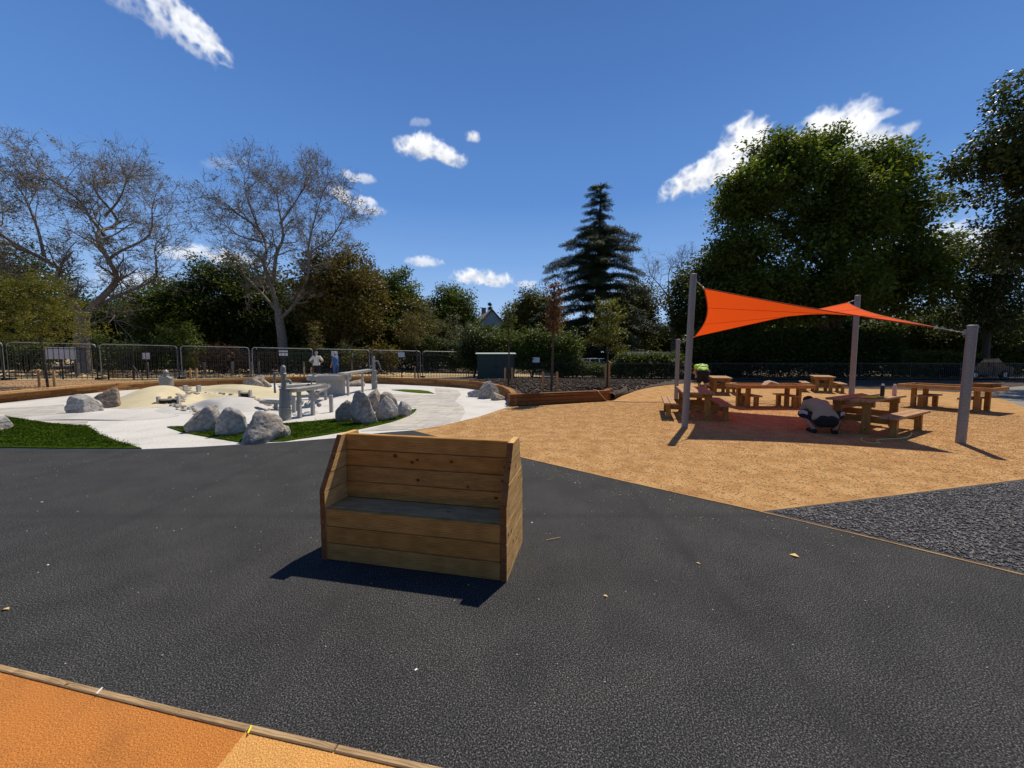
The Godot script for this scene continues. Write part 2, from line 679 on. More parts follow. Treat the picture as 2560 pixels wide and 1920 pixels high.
func materials():
	M.grain = grain()
	var rough_bump := noise(11, 0.09, [], 512, 4)
	var grit_bump := noise(12, 0.25, [], 512, 2)
	var blotch := noise(13, 0.008, [[0.0, grey(0.72)], [0.45, grey(0.92)], [1.0, grey(1.0)]], 512, 5)
	var soft := noise(14, 0.006, [[0.0, grey(0.84)], [1.0, grey(1.0)]], 512, 4)
	# tarmac: dark binder with paler chips showing through
	var chips := noise(21, 0.27, [[0.0, Color(0.004, 0.004, 0.004)], [0.34, Color(0.014, 0.014, 0.0143)], [0.5, Color(0.038, 0.0385, 0.040)], [0.62, Color(0.068, 0.0685, 0.070)], [0.74, Color(0.17, 0.17, 0.17)], [1.0, Color(0.5, 0.49, 0.47)]], 1024, 3)
	var worn := noise(22, 0.012, [[0.0, grey(0.66)], [0.3, grey(0.78)], [0.5, grey(0.85)], [0.7, Color(0.94, 0.935, 0.925)], [1.0, Color(1.0, 0.99, 0.97)]], 1024, 9)
	surface("tarmac", chips, 2.6, 0.95, worn, 8.3, noise(28, 0.3, [], 1024, 3), 0.025)
	M.tarmac.metallic_specular = 0.25
	var mulch := noise(23, 0.16, [[0.0, Color(0.004, 0.004, 0.004)], [0.42, Color(0.022, 0.021, 0.022)], [0.62, Color(0.062, 0.059, 0.062)], [1.0, Color(0.26, 0.25, 0.25)]], 512, 2)
	surface("rubber_mulch", mulch, 1.2, 0.95, soft, 5.0, rough_bump, 0.4)
	plain("straw_shred", Color(0.58, 0.385, 0.18), 0.95)
	plain("brown_shred", Color(0.39, 0.225, 0.095), 0.95)
	plain("crumb_pale", Color(0.19, 0.178, 0.175), 0.95)
	plain("crumb_dark", Color(0.072, 0.067, 0.067), 0.95)
	# bonded rubber, tan and orange: shreds of a few centimetres
	var tan_shreds := noise(24, 0.22, [[0.0, Color(0.09, 0.045, 0.018)], [0.34, Color(0.315, 0.175, 0.070)], [0.52, Color(0.45, 0.265, 0.112)], [0.66, Color(0.56, 0.355, 0.16)], [1.0, Color(0.78, 0.62, 0.38)]], 1024, 3)
	var tan_wash := noise(25, 0.014, [[0.0, Color(0.66, 0.56, 0.48)], [0.3, Color(0.80, 0.72, 0.64)], [0.5, Color(0.91, 0.86, 0.80)], [0.68, Color(1.0, 1.0, 1.0)], [1.0, Color(1.0, 1.0, 1.0)]], 1024, 8)
	surface("tan_rubber", tan_shreds, 2.4, 0.95, tan_wash, 6.7, grit_bump, 0.5).metallic_specular = 0.2
	var orange_shreds := noise(26, 0.2, [[0.0, Color(0.10, 0.026, 0.005)], [0.36, Color(0.36, 0.118, 0.017)], [0.52, Color(0.47, 0.165, 0.025)], [0.68, Color(0.58, 0.225, 0.04)], [1.0, Color(0.85, 0.45, 0.12)]], 1024, 3)
	surface("orange_rubber", orange_shreds, 1.5, 0.95, blotch, 1.9, grit_bump, 0.35)
	var amber_shreds := noise(27, 0.2, [[0.0, Color(0.17, 0.055, 0.012)], [0.36, Color(0.48, 0.215, 0.05)], [0.52, Color(0.60, 0.30, 0.08)], [0.68, Color(0.70, 0.385, 0.12)], [1.0, Color(0.92, 0.64, 0.27)]], 1024, 3)
	surface("amber_rubber", amber_shreds, 1.5, 0.95, blotch, 1.9, grit_bump, 0.35)
	# concrete and stone
	var fines := noise(31, 0.06, [[0.0, Color(0.42, 0.405, 0.37)], [0.5, Color(0.575, 0.555, 0.515)], [1.0, Color(0.67, 0.65, 0.61)]], 512, 5)
	surface("concrete", fines, 1.7, 0.85, blotch, 7.0, rough_bump, 0.12)
	var play := surface("play_concrete", noise(32, 0.06, [[0.0, grey(0.80)], [0.5, grey(0.95)], [1.0, grey(1.0)]], 512, 4), 1.7, 0.85, blotch, 6.0, rough_bump, 0.15)
	play.vertex_color_use_as_albedo = true
	for k in 4:
		var tones := [Color(1.0, 0.97, 0.92), Color(0.9, 0.88, 0.85), Color(0.98, 0.93, 0.86), Color(0.84, 0.82, 0.79)]
		var s := surface("slab_%d" % k, fines, 1.3, 0.85, blotch, 2.2, rough_bump, 0.12)
		s.albedo_color = ((tones[k] as Color) * 0.86).linear_to_srgb()
	var rock := noise(33, 0.02, [[0.0, Color(0.16, 0.15, 0.14)], [0.32, Color(0.30, 0.29, 0.275)], [0.55, Color(0.42, 0.405, 0.385)], [0.75, Color(0.53, 0.515, 0.49)], [1.0, Color(0.70, 0.685, 0.66)]], 512, 6)
	var stain := noise(35, 0.012, [[0.0, Color(0.62, 0.52, 0.42)], [0.35, Color(0.86, 0.80, 0.73)], [0.55, Color(1.0, 0.99, 0.97)], [0.8, Color(0.86, 0.87, 0.88)], [1.0, Color(0.55, 0.56, 0.57)]], 512, 6)
	var rock_bump := noise(34, 0.03, [], 512, 6)
	surface("pale_rock", rock, 1.3, 0.95, stain, 2.1, rock_bump, 2.0)
	surface("grey_rock", rock, 1.1, 0.95, stain, 1.7, rock_bump, 2.0).albedo_color = lin(0.86, 0.83, 0.79)
	surface("brown_rock", rock, 1.2, 0.95, blotch, 1.0, rock_bump, 2.0).albedo_color = lin(0.66, 0.53, 0.41)
	surface("warm_rock", rock, 1.2, 0.95, stain, 1.5, rock_bump, 2.0).albedo_color = lin(0.92, 0.83, 0.73)
	# grounds
	var straw := noise(41, 0.07, [[0.0, Color(0.20, 0.135, 0.06)], [0.45, Color(0.37, 0.265, 0.13)], [0.7, Color(0.47, 0.36, 0.19)], [1.0, Color(0.60, 0.49, 0.29)]], 512, 5)
	surface("dry_grass", straw, 3.0, 0.95, blotch, 11.0, rough_bump, 1.5)
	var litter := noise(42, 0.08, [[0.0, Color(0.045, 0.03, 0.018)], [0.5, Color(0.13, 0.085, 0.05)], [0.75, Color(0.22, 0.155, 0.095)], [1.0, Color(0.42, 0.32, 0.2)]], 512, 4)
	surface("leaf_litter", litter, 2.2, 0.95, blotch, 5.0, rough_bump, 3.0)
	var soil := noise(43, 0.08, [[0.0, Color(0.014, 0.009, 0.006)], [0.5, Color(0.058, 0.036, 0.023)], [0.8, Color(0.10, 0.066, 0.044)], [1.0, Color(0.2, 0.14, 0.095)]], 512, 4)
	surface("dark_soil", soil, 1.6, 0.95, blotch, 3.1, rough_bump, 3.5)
	var wood_chips := noise(44, 0.10, [[0.0, Color(0.12, 0.06, 0.025)], [0.4, Color(0.33, 0.19, 0.09)], [0.7, Color(0.5, 0.33, 0.17)], [1.0, Color(0.74, 0.56, 0.34)]], 512, 3)
	surface("wood_chips", wood_chips, 1.3, 0.95, blotch, 3.0, rough_bump, 3.0)
	var turf := noise(45, 0.2, [[0.0, Color(0.03, 0.06, 0.005)], [0.5, Color(0.068, 0.125, 0.012)], [1.0, Color(0.13, 0.19, 0.028)]], 512, 2)
	surface("turf", turf, 0.7, 1.0, blotch, 1.9, grit_bump, 1.5).metallic_specular = 0.08
	surface("grey_path", noise(46, 0.1, [[0.0, Color(0.11, 0.10, 0.09)], [0.5, Color(0.185, 0.17, 0.15)], [1.0, Color(0.28, 0.26, 0.23)]], 512, 4), 1.6, 0.9, blotch, 5.0)
	# timber
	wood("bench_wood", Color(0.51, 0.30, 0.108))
	wood("bench_wood_lit", Color(0.72, 0.49, 0.235))  # same timber as the front; sunlight on the sides put into the tint
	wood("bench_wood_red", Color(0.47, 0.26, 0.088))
	wood("bench_wood_brown", Color(0.44, 0.27, 0.108))
	wood("seat_wood", Color(0.45, 0.345, 0.215), 0.95)
	wood("edge_wood", Color(0.40, 0.30, 0.19))
	wood("shaded_end_grain", Color(0.25, 0.12, 0.058))  # sawn ends, darkened further to paint in the shade on these edges
	wood("sleeper_pale", Color(0.55, 0.36, 0.18))
	wood("sleeper", Color(0.38, 0.205, 0.088))
	wood("sleeper_dark", Color(0.27, 0.135, 0.056))
	wood("table_wood", Color(0.50, 0.30, 0.135))
	wood("table_leg", Color(0.42, 0.25, 0.09))
	wood("table_top", Color(0.46, 0.32, 0.21))
	wood("stake_wood", Color(0.50, 0.33, 0.17))
	wood("grey_post", Color(0.30, 0.27, 0.23))
	# metals and manufactured things
	var zinc := noise(51, 0.03, [[0.0, Color(0.16, 0.158, 0.152)], [0.5, Color(0.24, 0.238, 0.23)], [1.0, Color(0.34, 0.337, 0.325)]], 512, 5)
	surface("galvanised", zinc, 0.5, 0.55, null, 1, null, 0, false).metallic = 0.12
	surface("cast_metal", zinc, 0.6, 0.55, null, 1, rough_bump, 0.05, false).metallic = 0.3
	surface("grey_fitting", noise(52, 0.04, [[0.0, Color(0.26, 0.25, 0.235)], [1.0, Color(0.40, 0.39, 0.37)]], 256, 4), 0.6, 0.7, null, 1, null, 0, false)
	plain("steel_cable", grey(0.62), 0.3, 1.0)
	plain("railing_paint", Color(0.012, 0.012, 0.013), 0.45)
	plain("panel_tube", grey(0.36), 0.5, 0.6)
	plain("wire", grey(0.22), 0.5, 0.5)
	plain("black_rubber", Color(0.012, 0.012, 0.012), 0.8)
	surface("white_board", noise(53, 0.02, [[0.0, grey(0.6)], [1.0, grey(0.74)]], 256, 3), 0.9, 0.6)
	surface("cabinet_green", noise(54, 0.02, [[0.0, Color(0.010, 0.028, 0.021)], [1.0, Color(0.017, 0.043, 0.032)]], 256, 4), 1.5, 0.5)
	plain("cabinet_roof", Color(0.34, 0.40, 0.37), 0.55)
	var cloth := plain("sail_cloth", Color(0.80, 0.11, 0.016), 0.9)
	cloth.metallic_specular = 0.15
	cloth.backlight_enabled = true
	cloth.backlight = lin(0.56, 0.066, 0.008)
	cloth.cull_mode = BaseMaterial3D.CULL_DISABLED
	var seam := plain("sail_seam", Color(0.42, 0.045, 0.008), 0.8)
	seam.cull_mode = BaseMaterial3D.CULL_DISABLED
	plain("hose_rubber", Color(0.62, 0.44, 0.12), 0.5)
	plain("tan_hose", Color(0.50, 0.33, 0.15), 0.6)
	plain("skin", Color(0.40, 0.22, 0.14), 0.6)
	plain("dark_skin", Color(0.16, 0.085, 0.055), 0.6)
	plain("black_cloth", Color(0.010, 0.010, 0.013), 0.9)
	plain("sand_shirt", Color(0.33, 0.265, 0.175), 0.9)
	plain("pale_shirt", Color(0.62, 0.58, 0.50), 0.9)
	plain("blue_cloth", Color(0.06, 0.12, 0.27), 0.9)
	plain("hair", Color(0.015, 0.012, 0.010), 0.7)
	plain("grey_hair", Color(0.30, 0.28, 0.26), 0.8)
	plain("high_vis", Color(0.52, 0.80, 0.03), 0.7)
	plain("reflective", grey(0.7), 0.4)
	plain("white_stripe", grey(0.75), 0.8)
	plain("bottle_black", Color(0.010, 0.010, 0.012), 0.3)
	plain("bottle_pink", Color(0.60, 0.40, 0.36), 0.35)
	plain("bottle_cap", grey(0.6), 0.35, 0.6)
	plain("vest_cloth", Color(0.45, 0.58, 0.02), 0.8)
	plain("yellow_mark", Color(0.8, 0.72, 0.03), 0.7)
	plain("car_white", grey(0.72), 0.25)
	plain("car_dark", Color(0.012, 0.013, 0.016), 0.2)
	plain("tyre", Color(0.012, 0.012, 0.012), 0.85)
	plain("rim_metal", grey(0.4), 0.35, 0.8)
	plain("car_glass", Color(0.015, 0.02, 0.022), 0.06)
	plain("lamp_red", Color(0.35, 0.02, 0.015), 0.3)
	plain("render_wall", Color(0.42, 0.41, 0.385), 0.9)
	surface("roof_tiles", noise(61, 0.05, [[0.0, Color(0.11, 0.075, 0.055)], [1.0, Color(0.20, 0.145, 0.11)]], 256, 4), 2.0, 0.9)
	plain("shed_felt", Color(0.16, 0.165, 0.17), 0.85)
	plain("shed_wood", Color(0.07, 0.055, 0.04), 0.9)
	plain("window_glass", Color(0.02, 0.025, 0.03), 0.08)
	plain("paper_white", grey(0.72), 0.9)
	plain("dead_leaf", Color(0.55, 0.38, 0.17), 0.9)
	# bark and leaves
	var bark := noise(71, 0.03, [[0.0, Color(0.07, 0.063, 0.056)], [0.45, Color(0.22, 0.20, 0.18)], [0.62, Color(0.32, 0.295, 0.265)], [1.0, Color(0.46, 0.43, 0.385)]], 512, 4)
	surface("plane_bark", bark, 2.6, 0.9, null, 1, rough_bump, 2.0, false).vertex_color_use_as_albedo = true
	surface("dark_bark", noise(72, 0.05, [[0.0, Color(0.025, 0.02, 0.016)], [0.6, Color(0.075, 0.058, 0.045)], [1.0, Color(0.14, 0.11, 0.085)]], 512, 4), 1.8, 0.95, null, 1, rough_bump, 3.0, false)
	leafy("plane_leaf", Color(0.108, 0.150, 0.028), 0.9, 0.5)
	leafy("dark_leaf", Color(0.064, 0.090, 0.020), 0.7)
	leafy("mid_leaf", Color(0.100, 0.135, 0.026), 0.75)
	leafy("lime_leaf", Color(0.15, 0.17, 0.025), 0.6)
	leafy("yellow_leaf", Color(0.125, 0.120, 0.026), 0.5)
	leafy("autumn_leaf", Color(0.145, 0.118, 0.030), 0.55)
	leafy("brown_leaf", Color(0.18, 0.085, 0.032), 0.45)
	leafy("dry_leaf", Color(0.16, 0.15, 0.08), 0.45)
	leafy("needle", Color(0.030, 0.052, 0.018), 0.3)
	leafy("glossy_leaf", Color(0.064, 0.086, 0.028), 0.6, 0.4)
	leafy("feather_leaf", Color(0.16, 0.155, 0.025), 0.6)


# ---------------------------------------------------------------- the setting

var wall_line := []
var slab_count := 0
var beds := []


func flat(called: String, pts: Array, y: float, material: Material, deep := 0.06) -> MeshInstance3D:
	var g := Geo.new()
	g.prism(PackedVector2Array(pts), y - deep, y)
	return structure(called, g.mesh(), material)


func strip(called: String, inner: Array, outer: Array, material: Material, bumps := 0.0) -> MeshInstance3D:
	# ground between two lines of points
	var g := Geo.new()
	var a := curve(inner, 5)
	var b := curve(outer, 5)
	var f := FastNoiseLite.new()
	f.seed = called.length()
	f.frequency = 0.6
	var rows := 14
	for i in a.size():
		for k in rows + 1:
			var p: Vector3 = a[i].lerp(b[i], float(k) / rows)
			if k > 0 and k < rows:
				p.y += bumps * f.get_noise_2d(p.x, p.z)
			g.v.append(p)
	for i in a.size() - 1:
		for k in rows:
			var q := i * (rows + 1) + k
			g.ix.append_array([q, q + rows + 1, q + 1, q + 1, q + rows + 1, q + rows + 2])
	g.smooth()
	if g.n[g.n.size() / 2].y < 0:
		g.ix.reverse()
		g.smooth()
	var cells := {}
	for k in range(0, g.ix.size(), 3):
		var t := [g.v[g.ix[k]], g.v[g.ix[k + 1]], g.v[g.ix[k + 2]]]
		var lo := Vector2(minf(t[0].x, minf(t[1].x, t[2].x)), minf(t[0].z, minf(t[1].z, t[2].z))).floor()
		var hi := Vector2(maxf(t[0].x, maxf(t[1].x, t[2].x)), maxf(t[0].z, maxf(t[1].z, t[2].z))).floor()
		if (hi - lo).length() > 14.0:
			continue
		for i in range(int(lo.x), int(hi.x) + 1):
			for j in range(int(lo.y), int(hi.y) + 1):
				var key := Vector2i(i, j)
				if not cells.has(key):
					cells[key] = []
				cells[key].append(t)
	beds.append(cells)
	return structure(called, g.mesh(), material)


func setting():
	var g := Geo.new()
	g.quad(Vector3(-600, -0.06, -600), Vector3(600, -0.06, -600), Vector3(600, -0.06, 600), Vector3(-600, -0.06, 600), Vector3.UP)
	structure("ground", g.mesh(), M.dry_grass)
	var front := [Vector2(-2.153, -8.276), Vector2(-2.771, -7.969), Vector2(-3.467, -7.454), Vector2(-4.257, -7.1), Vector2(-4.951, -6.904), Vector2(-5.653, -6.687), Vector2(-6.402, -6.541), Vector2(-7.813, -6.541), Vector2(-8.966, -6.628), Vector2(-18, -6.4)]
	var edge := [Vector2(-2.142, -8.231), Vector2(0.208, -5.964), Vector2(1.45, -4.834), Vector2(2.561, -3.876), Vector2(3.215, -3.25), Vector2(3.753, -2.709), Vector2(5.9, -0.6), Vector2(8.5, 2.0)]
	flat("tarmac", front + [Vector2(-18, 6), Vector2(12, 6), Vector2(8.5, 2.0), Vector2(5.9, -0.6), Vector2(3.753, -2.709), Vector2(3.215, -3.25), Vector2(2.561, -3.876), Vector2(1.45, -4.834), Vector2(0.208, -5.964)], 0.0, M.tarmac)
	flat("tan_rubber_surface", [Vector2(-2.142, -8.231), Vector2(-1.705, -8.759), Vector2(-1.287, -9.416), Vector2(-0.903, -10.11), Vector2(-0.584, -10.913), Vector2(-0.306, -11.671), Vector2(-0.09, -12.236), Vector2(3.424, -13.732), Vector2(3.971, -14.874), Vector2(4.935, -16.85), Vector2(6.416, -19.183), Vector2(7.91, -21.033), Vector2(10.207, -23.276), Vector2(12.418, -24.785), Vector2(12.915, -19.935), Vector2(18.974, -18.712), Vector2(20.748, -16.666), Vector2(16.295, -12.138), Vector2(34, -14), Vector2(24, -9.3), Vector2(6.732, -4.948), Vector2(4.216, -4.297), Vector2(2.585, -3.886), Vector2(1.45, -4.834), Vector2(0.208, -5.964)], 0.002, M.tan_rubber)
	flat("rubber_mulch_surface", [Vector2(2.578, -3.876), Vector2(4.204, -4.285), Vector2(6.71, -4.931), Vector2(24, -9.2), Vector2(24, 4), Vector2(12, 6), Vector2(8.5, 2.0), Vector2(5.9, -0.6), Vector2(3.747, -2.704), Vector2(3.208, -3.243)], 0.001, M.rubber_mulch)
	flat("path", [Vector2(19.825, -17.232), Vector2(30, -22), Vector2(60, -20), Vector2(60, -12), Vector2(34, -14.1), Vector2(16.334, -12.168), Vector2(20.815, -16.721)], -0.004, M.grey_path)
	flat("painted_shade_strip", [Vector2(8, -26.4), Vector2(60, -26.4), Vector2(60, -20.1), Vector2(30, -22.1), Vector2(19.901, -17.33), Vector2(19.044, -18.781), Vector2(12.966, -20.013), Vector2(12.458, -24.866)], -0.006, M.dark_soil)  # soil colour stands in for the tree shade over this band
	# near corner: two batches of bonded rubber behind a timber edge
	var rim := [Vector2(-5.4, -2.44), Vector2(-3.53, -2.037), Vector2(-2.592, -1.836), Vector2(-1.932, -1.699), Vector2(-1.483, -1.598), Vector2(-1.134, -1.527), Vector2(-0.729, -1.446), Vector2(-0.339, -1.368), Vector2(0.9, -1.1)]
	var split: Vector2 = rim[5]
	flat("orange_rubber_surface", rim.slice(0, 6) + [split + Vector2(-0.13, 1.6), Vector2(-5.4, 1.4)], 0.006, M.orange_rubber)
	flat("amber_rubber_surface", [split] + rim.slice(6) + [Vector2(0.9, 0.5), split + Vector2(-0.13, 1.6)], 0.006, M.amber_rubber)
	var edging := thing("timber_edging", "long weathered timber edging between black tarmac and orange rubber", "edging")
	var joints := [Vector3(-4.2, 0, -2.2), Vector3(-3.59, 0, -2.073), Vector3(-2.511, 0, -1.836), Vector3(-1.496, 0, -1.615), Vector3(-1.129, 0, -1.539), Vector3(-0.717, 0, -1.455), Vector3(-0.245, 0, -1.36), Vector3(1.1, 0, -1.04)]
	for k in joints.size() - 1:
		var a: Vector3 = joints[k]
		var b: Vector3 = joints[k + 1]
		var t := between(a + Vector3.UP * -0.02, b + Vector3.UP * -0.02)
		part("edging_board", plank(Vector3(snappedf(a.distance_to(b) - 0.003, 0.001), 0.07, 0.030), k, 0.004), M.edge_wood, edging, t)
	# thin edging between tarmac and tan rubber
	var strip_thing := thing("thin_timber_edging", "thin pale timber strip dividing tarmac from tan rubber", "edging")
	for k in edge.size() - 1:
		var a := Vector3(edge[k].x, -0.022, edge[k].y)
		var b := Vector3(edge[k + 1].x, -0.022, edge[k + 1].y)
		part("edging_strip", plank(Vector3(snappedf(a.distance_to(b), 0.001), 0.06, 0.018), k, 0.003), M.stake_wood, strip_thing, between(a, b))
	var side_thing := thing("mulch_edging", "thin timber strip dividing tan rubber from dark rubber mulch", "edging")
	var sides := [Vector3(2.581, 0, -3.881), Vector3(4.21, 0, -4.291), Vector3(6.721, 0, -4.94), Vector3(24, 0, -9.25)]
	for k in 3:
		var a: Vector3 = sides[k] - Vector3.UP * 0.026
		var b: Vector3 = sides[k + 1] - Vector3.UP * 0.026
		part("edging_strip", plank(Vector3(snappedf(a.distance_to(b), 0.001), 0.06, 0.014), k + 3, 0.003), M.stake_wood, side_thing, between(a, b))
	# beds behind the curved wall, up to the fence and beyond it
	strip("wood_chip_bed", [Vector3(-17.1, 0.3, -7.5), Vector3(-17.35, 0.33, -12.9), Vector3(-18.5, 0.33, -18.3), Vector3(-16.8, 0.33, -21.2), Vector3(-13.4, 0.33, -23.75)], [fence_at(-3), fence_at(-1), fence_at(1.2), fence_at(2.4), fence_at(3.6)], M.wood_chips, 0.05)
	strip("soil_bed", [Vector3(-13.4, 0.33, -23.75), Vector3(-8.4, 0.33, -23.1), Vector3(-2.95, 0.33, -20.25), Vector3(-1.0, 0.33, -17.6), Vector3(-0.1, 0.33, -14.7), Vector3(0.14, 0.33, -12.5), Vector3(3.42, 0.3, -13.88), Vector3(3.902, 0.04, -14.502), Vector3(4.843, 0.03, -16.535), Vector3(7.762, 0.03, -20.639), Vector3(12.47, 0, -24.785)], [fence_at(3.6), fence_at(5.2), Vector3(-2, 0.06, -27.7), Vector3(3, 0.05, -27.3), Vector3(6, 0.04, -27.0), Vector3(7.5, 0.04, -26.9), Vector3(9, 0.03, -26.8), Vector3(10.5, 0.02, -26.8), Vector3(11.5, 0.02, -26.8), Vector3(12.5, 0.01, -26.8), Vector3(14, 0.0, -26.7)], M.dark_soil, 0.07)
	var fence := [fence_at(-3), fence_at(-1), fence_at(1.2), fence_at(2.4), fence_at(3.6), fence_at(5.2), Vector3(-2, 0.06, -27.7), Vector3(3, 0.05, -27.3)]
	var further := [Vector3(-40, 0.35, -21), Vector3(-34, 0.4, -24), Vector3(-27, 0.36, -27.5), Vector3(-22, 0.33, -29.5), Vector3(-17.5, 0.28, -31.5), Vector3(-11, 0.2, -34), Vector3(-3, 0.1, -36), Vector3(4, 0.08, -36)]
	var far := [Vector3(-90, 0.5, -50), Vector3(-75, 0.5, -60), Vector3(-60, 0.5, -70), Vector3(-45, 0.5, -75), Vector3(-30, 0.4, -80), Vector3(-18, 0.3, -80), Vector3(-4, 0.2, -80), Vector3(8, 0.1, -80)]
	strip("dry_grass_ground", fence, further, M.dry_grass, 0.05)
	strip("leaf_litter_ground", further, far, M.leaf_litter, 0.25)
	strip("shaded_ground", [Vector3(-2, 0.04, -29.0), Vector3(3, 0.04, -28.2), Vector3(8, 0.02, -27.8), Vector3(14, 0.01, -27.5), Vector3(24, 0.01, -27.5), Vector3(34, 0.01, -27.5), Vector3(60, 0.01, -27.5)], [Vector3(-3, 0.1, -64), Vector3(6, 0.1, -66), Vector3(16, 0.1, -68), Vector3(28, 0.1, -70), Vector3(48, 0.1, -70), Vector3(66, 0.1, -70), Vector3(110, 0.1, -70)], M.leaf_litter, 0.08)  # dark litter colour paints the shade under the big tree


func fence_at(k: float) -> Vector3:
	return Vector3(-25.7 + 3.197 * k, 0.42 - 0.055 * k, -(19.4 + 1.432 * k))


func inside(p: Vector2, poly: PackedVector2Array) -> bool:
	return Geometry2D.is_point_in_polygon(p, poly)


func lay_slabs(parent: Node, region: Array, turn: float, y: float):
	var shape := PackedVector2Array(region)
	var lo := Vector2(1e9, 1e9)
	var hi := -lo
	for p in shape:
		var q := p.rotated(-turn)
		lo = lo.min(q)
		hi = hi.max(q)
	var deep := 0.45
	var row := lo.y
	while row < hi.y:
		var x := lo.x - rng.randf() * 0.6
		while x < hi.x:
			var l: float = [0.45, 0.6, 0.6, 0.75, 0.9][rng.randi() % 5]
			var r := PackedVector2Array()
			for c in [Vector2(x, row), Vector2(x + l - 0.012, row), Vector2(x + l - 0.012, row + deep - 0.012), Vector2(x, row + deep - 0.012)]:
				r.append(c.rotated(turn))
			for cut in Geometry2D.intersect_polygons(r, shape):
				var area := 0.0
				for k in cut.size():
					area += cut[k].cross(cut[(k + 1) % cut.size()])
				if absf(area) < 0.02 or slab_count >= 300:
					continue
				slab_count += 1
				var g := Geo.new()
				g.prism(cut, 0.0, y + rng.randf_range(-0.002, 0.002))
				part("paving_slab", g.mesh(), M["slab_%d" % (rng.randi() % 4)], parent)
			x += l
		row += deep


func water_play():
	wall_line = curve([Vector2(-16.9, -6.5), Vector2(-17.1, -9.5), Vector2(-17.6, -12.9), Vector2(-18.35, -15.8), Vector2(-18.45, -18.3), Vector2(-16.75, -21.1), Vector2(-13.35, -23.65), Vector2(-8.4, -22.95), Vector2(-2.95, -20.05), Vector2(-0.95, -17.3), Vector2(-0.2, -14.6), Vector2(-0.02, -12.42)], 8)
	var edge := [Vector2(-0.09, -12.236), Vector2(-0.306, -11.671), Vector2(-0.584, -10.913), Vector2(-0.903, -10.11), Vector2(-1.287, -9.416), Vector2(-1.705, -8.759), Vector2(-2.147, -8.254), Vector2(-2.771, -7.969), Vector2(-3.467, -7.454), Vector2(-4.257, -7.1), Vector2(-4.951, -6.904), Vector2(-5.653, -6.687), Vector2(-6.402, -6.541), Vector2(-7.813, -6.541), Vector2(-8.966, -6.628), Vector2(-16.9, -6.45)]
	var floor_ := flat("concrete_play_floor", wall_line + edge.slice(0, -1), 0.008, M.concrete)
	lay_slabs(floor_, [Vector2(-3.234, -8.12), Vector2(-2.889, -9.186), Vector2(-2.739, -10.388), Vector2(-2.858, -11.493), Vector2(-4.046, -13.794), Vector2(-5.061, -14.874), Vector2(-5.204, -16.309), Vector2(-3.175, -15.967), Vector2(-3.969, -19.678), Vector2(-2.648, -18.486), Vector2(-2.167, -16.309), Vector2(-2.048, -13.67), Vector2(-1.566, -12.236), Vector2(-1.34, -10.913), Vector2(-1.303, -9.535), Vector2(-1.72, -8.836), Vector2(-2.171, -8.345)], 0.12, 0.016)
	lay_slabs(floor_, [Vector2(-15.6, -7.2), Vector2(-13.604, -9.657), Vector2(-13.65, -10.247), Vector2(-11.046, -9.13), Vector2(-9.932, -8.862), Vector2(-11.593, -10.533), Vector2(-12.627, -10.835), Vector2(-14.971, -12.751), Vector2(-15.539, -11.947), Vector2(-16.8, -11)], -0.5, 0.016)
	var turf_1 := flat("turf_patch", [Vector2(-13.469, -10.11), Vector2(-12.005, -9.475), Vector2(-10.915, -9.021), Vector2(-10.199, -8.81), Vector2(-9.734, -8.708), Vector2(-9.136, -8.276), Vector2(-8.386, -7.723), Vector2(-7.455, -7.134), Vector2(-6.416, -6.555), Vector2(-7.83, -6.555), Vector2(-8.985, -6.642), Vector2(-14, -6.6), Vector2(-13.5, -9.0)], 0.03, M.turf, 0.03)
	var turf_2 := flat("turf_patch", [Vector2(-7.812, -8.608), Vector2(-7.006, -8.759), Vector2(-6.155, -8.862), Vector2(-5.394, -9.075), Vector2(-4.92, -9.357), Vector2(-4.506, -9.719), Vector2(-4.063, -10.178), Vector2(-3.64, -10.835), Vector2(-2.891, -11.528), Vector2(-2.804, -10.992), Vector2(-2.777, -10.533), Vector2(-2.812, -9.911), Vector2(-2.924, -9.3), Vector2(-3.106, -8.81), Vector2(-3.331, -8.369), Vector2(-3.611, -7.969), Vector2(-3.902, -7.567), Vector2(-4.107, -7.344), Vector2(-4.277, -7.134), Vector2(-4.626, -7.067), Vector2(-5.054, -7.05), Vector2(-5.897, -7.454), Vector2(-6.895, -7.969)], 0.03, M.turf, 0.03)
	var turf_3 := flat("turf_patch", [Vector2(-5.775, -18.352), Vector2(-5.224, -18.576), Vector2(-4.449, -18.264), Vector2(-3.853, -17.63), Vector2(-3.346, -16.486), Vector2(-4.032, -16.758), Vector2(-4.903, -17.429)], 0.03, M.turf, 0.03)
	for t in [turf_1, turf_2, turf_3]:
		t.set_meta("label", "short green artificial turf")
	# low mounds of sand-coloured and grey concrete with a stone-lined rill
	var rill := curve([Vector3(-14.5, 0.40, -16.0), Vector3(-13.4, 0.33, -15.6), Vector3(-12.35, 0.24, -14.75), Vector3(-11.8, 0.13, -13.6), Vector3(-11.3, 0.06, -12.75), Vector3(-9.9, 0.02, -11.6), Vector3(-8.5, 0.0, -10.7), Vector3(-7.4, 0.0, -9.9)], 8)
	var brook := curve([Vector3(-12.35, 0.24, -14.75), Vector3(-11.3, 0.15, -14.9), Vector3(-10.3, 0.09, -14.7), Vector3(-9.2, 0.03, -13.7), Vector3(-7.7, 0.0, -12.3), Vector3(-7.2, 0.0, -11.0)], 8)
	var sand_flat := PackedVector2Array([Vector2(-10.469, -11.671), Vector2(-10.827, -12.751), Vector2(-10.598, -13.67), Vector2(-9.418, -14.049), Vector2(-9.657, -15.639), Vector2(-12.119, -17.039), Vector2(-13.798, -16.486), Vector2(-12.476, -14.18)])
	var f := FastNoiseLite.new()
	f.seed = 9
	f.frequency = 0.5
	var step := 0.075
	var x0 := -16.2
	var z0 := -18.6
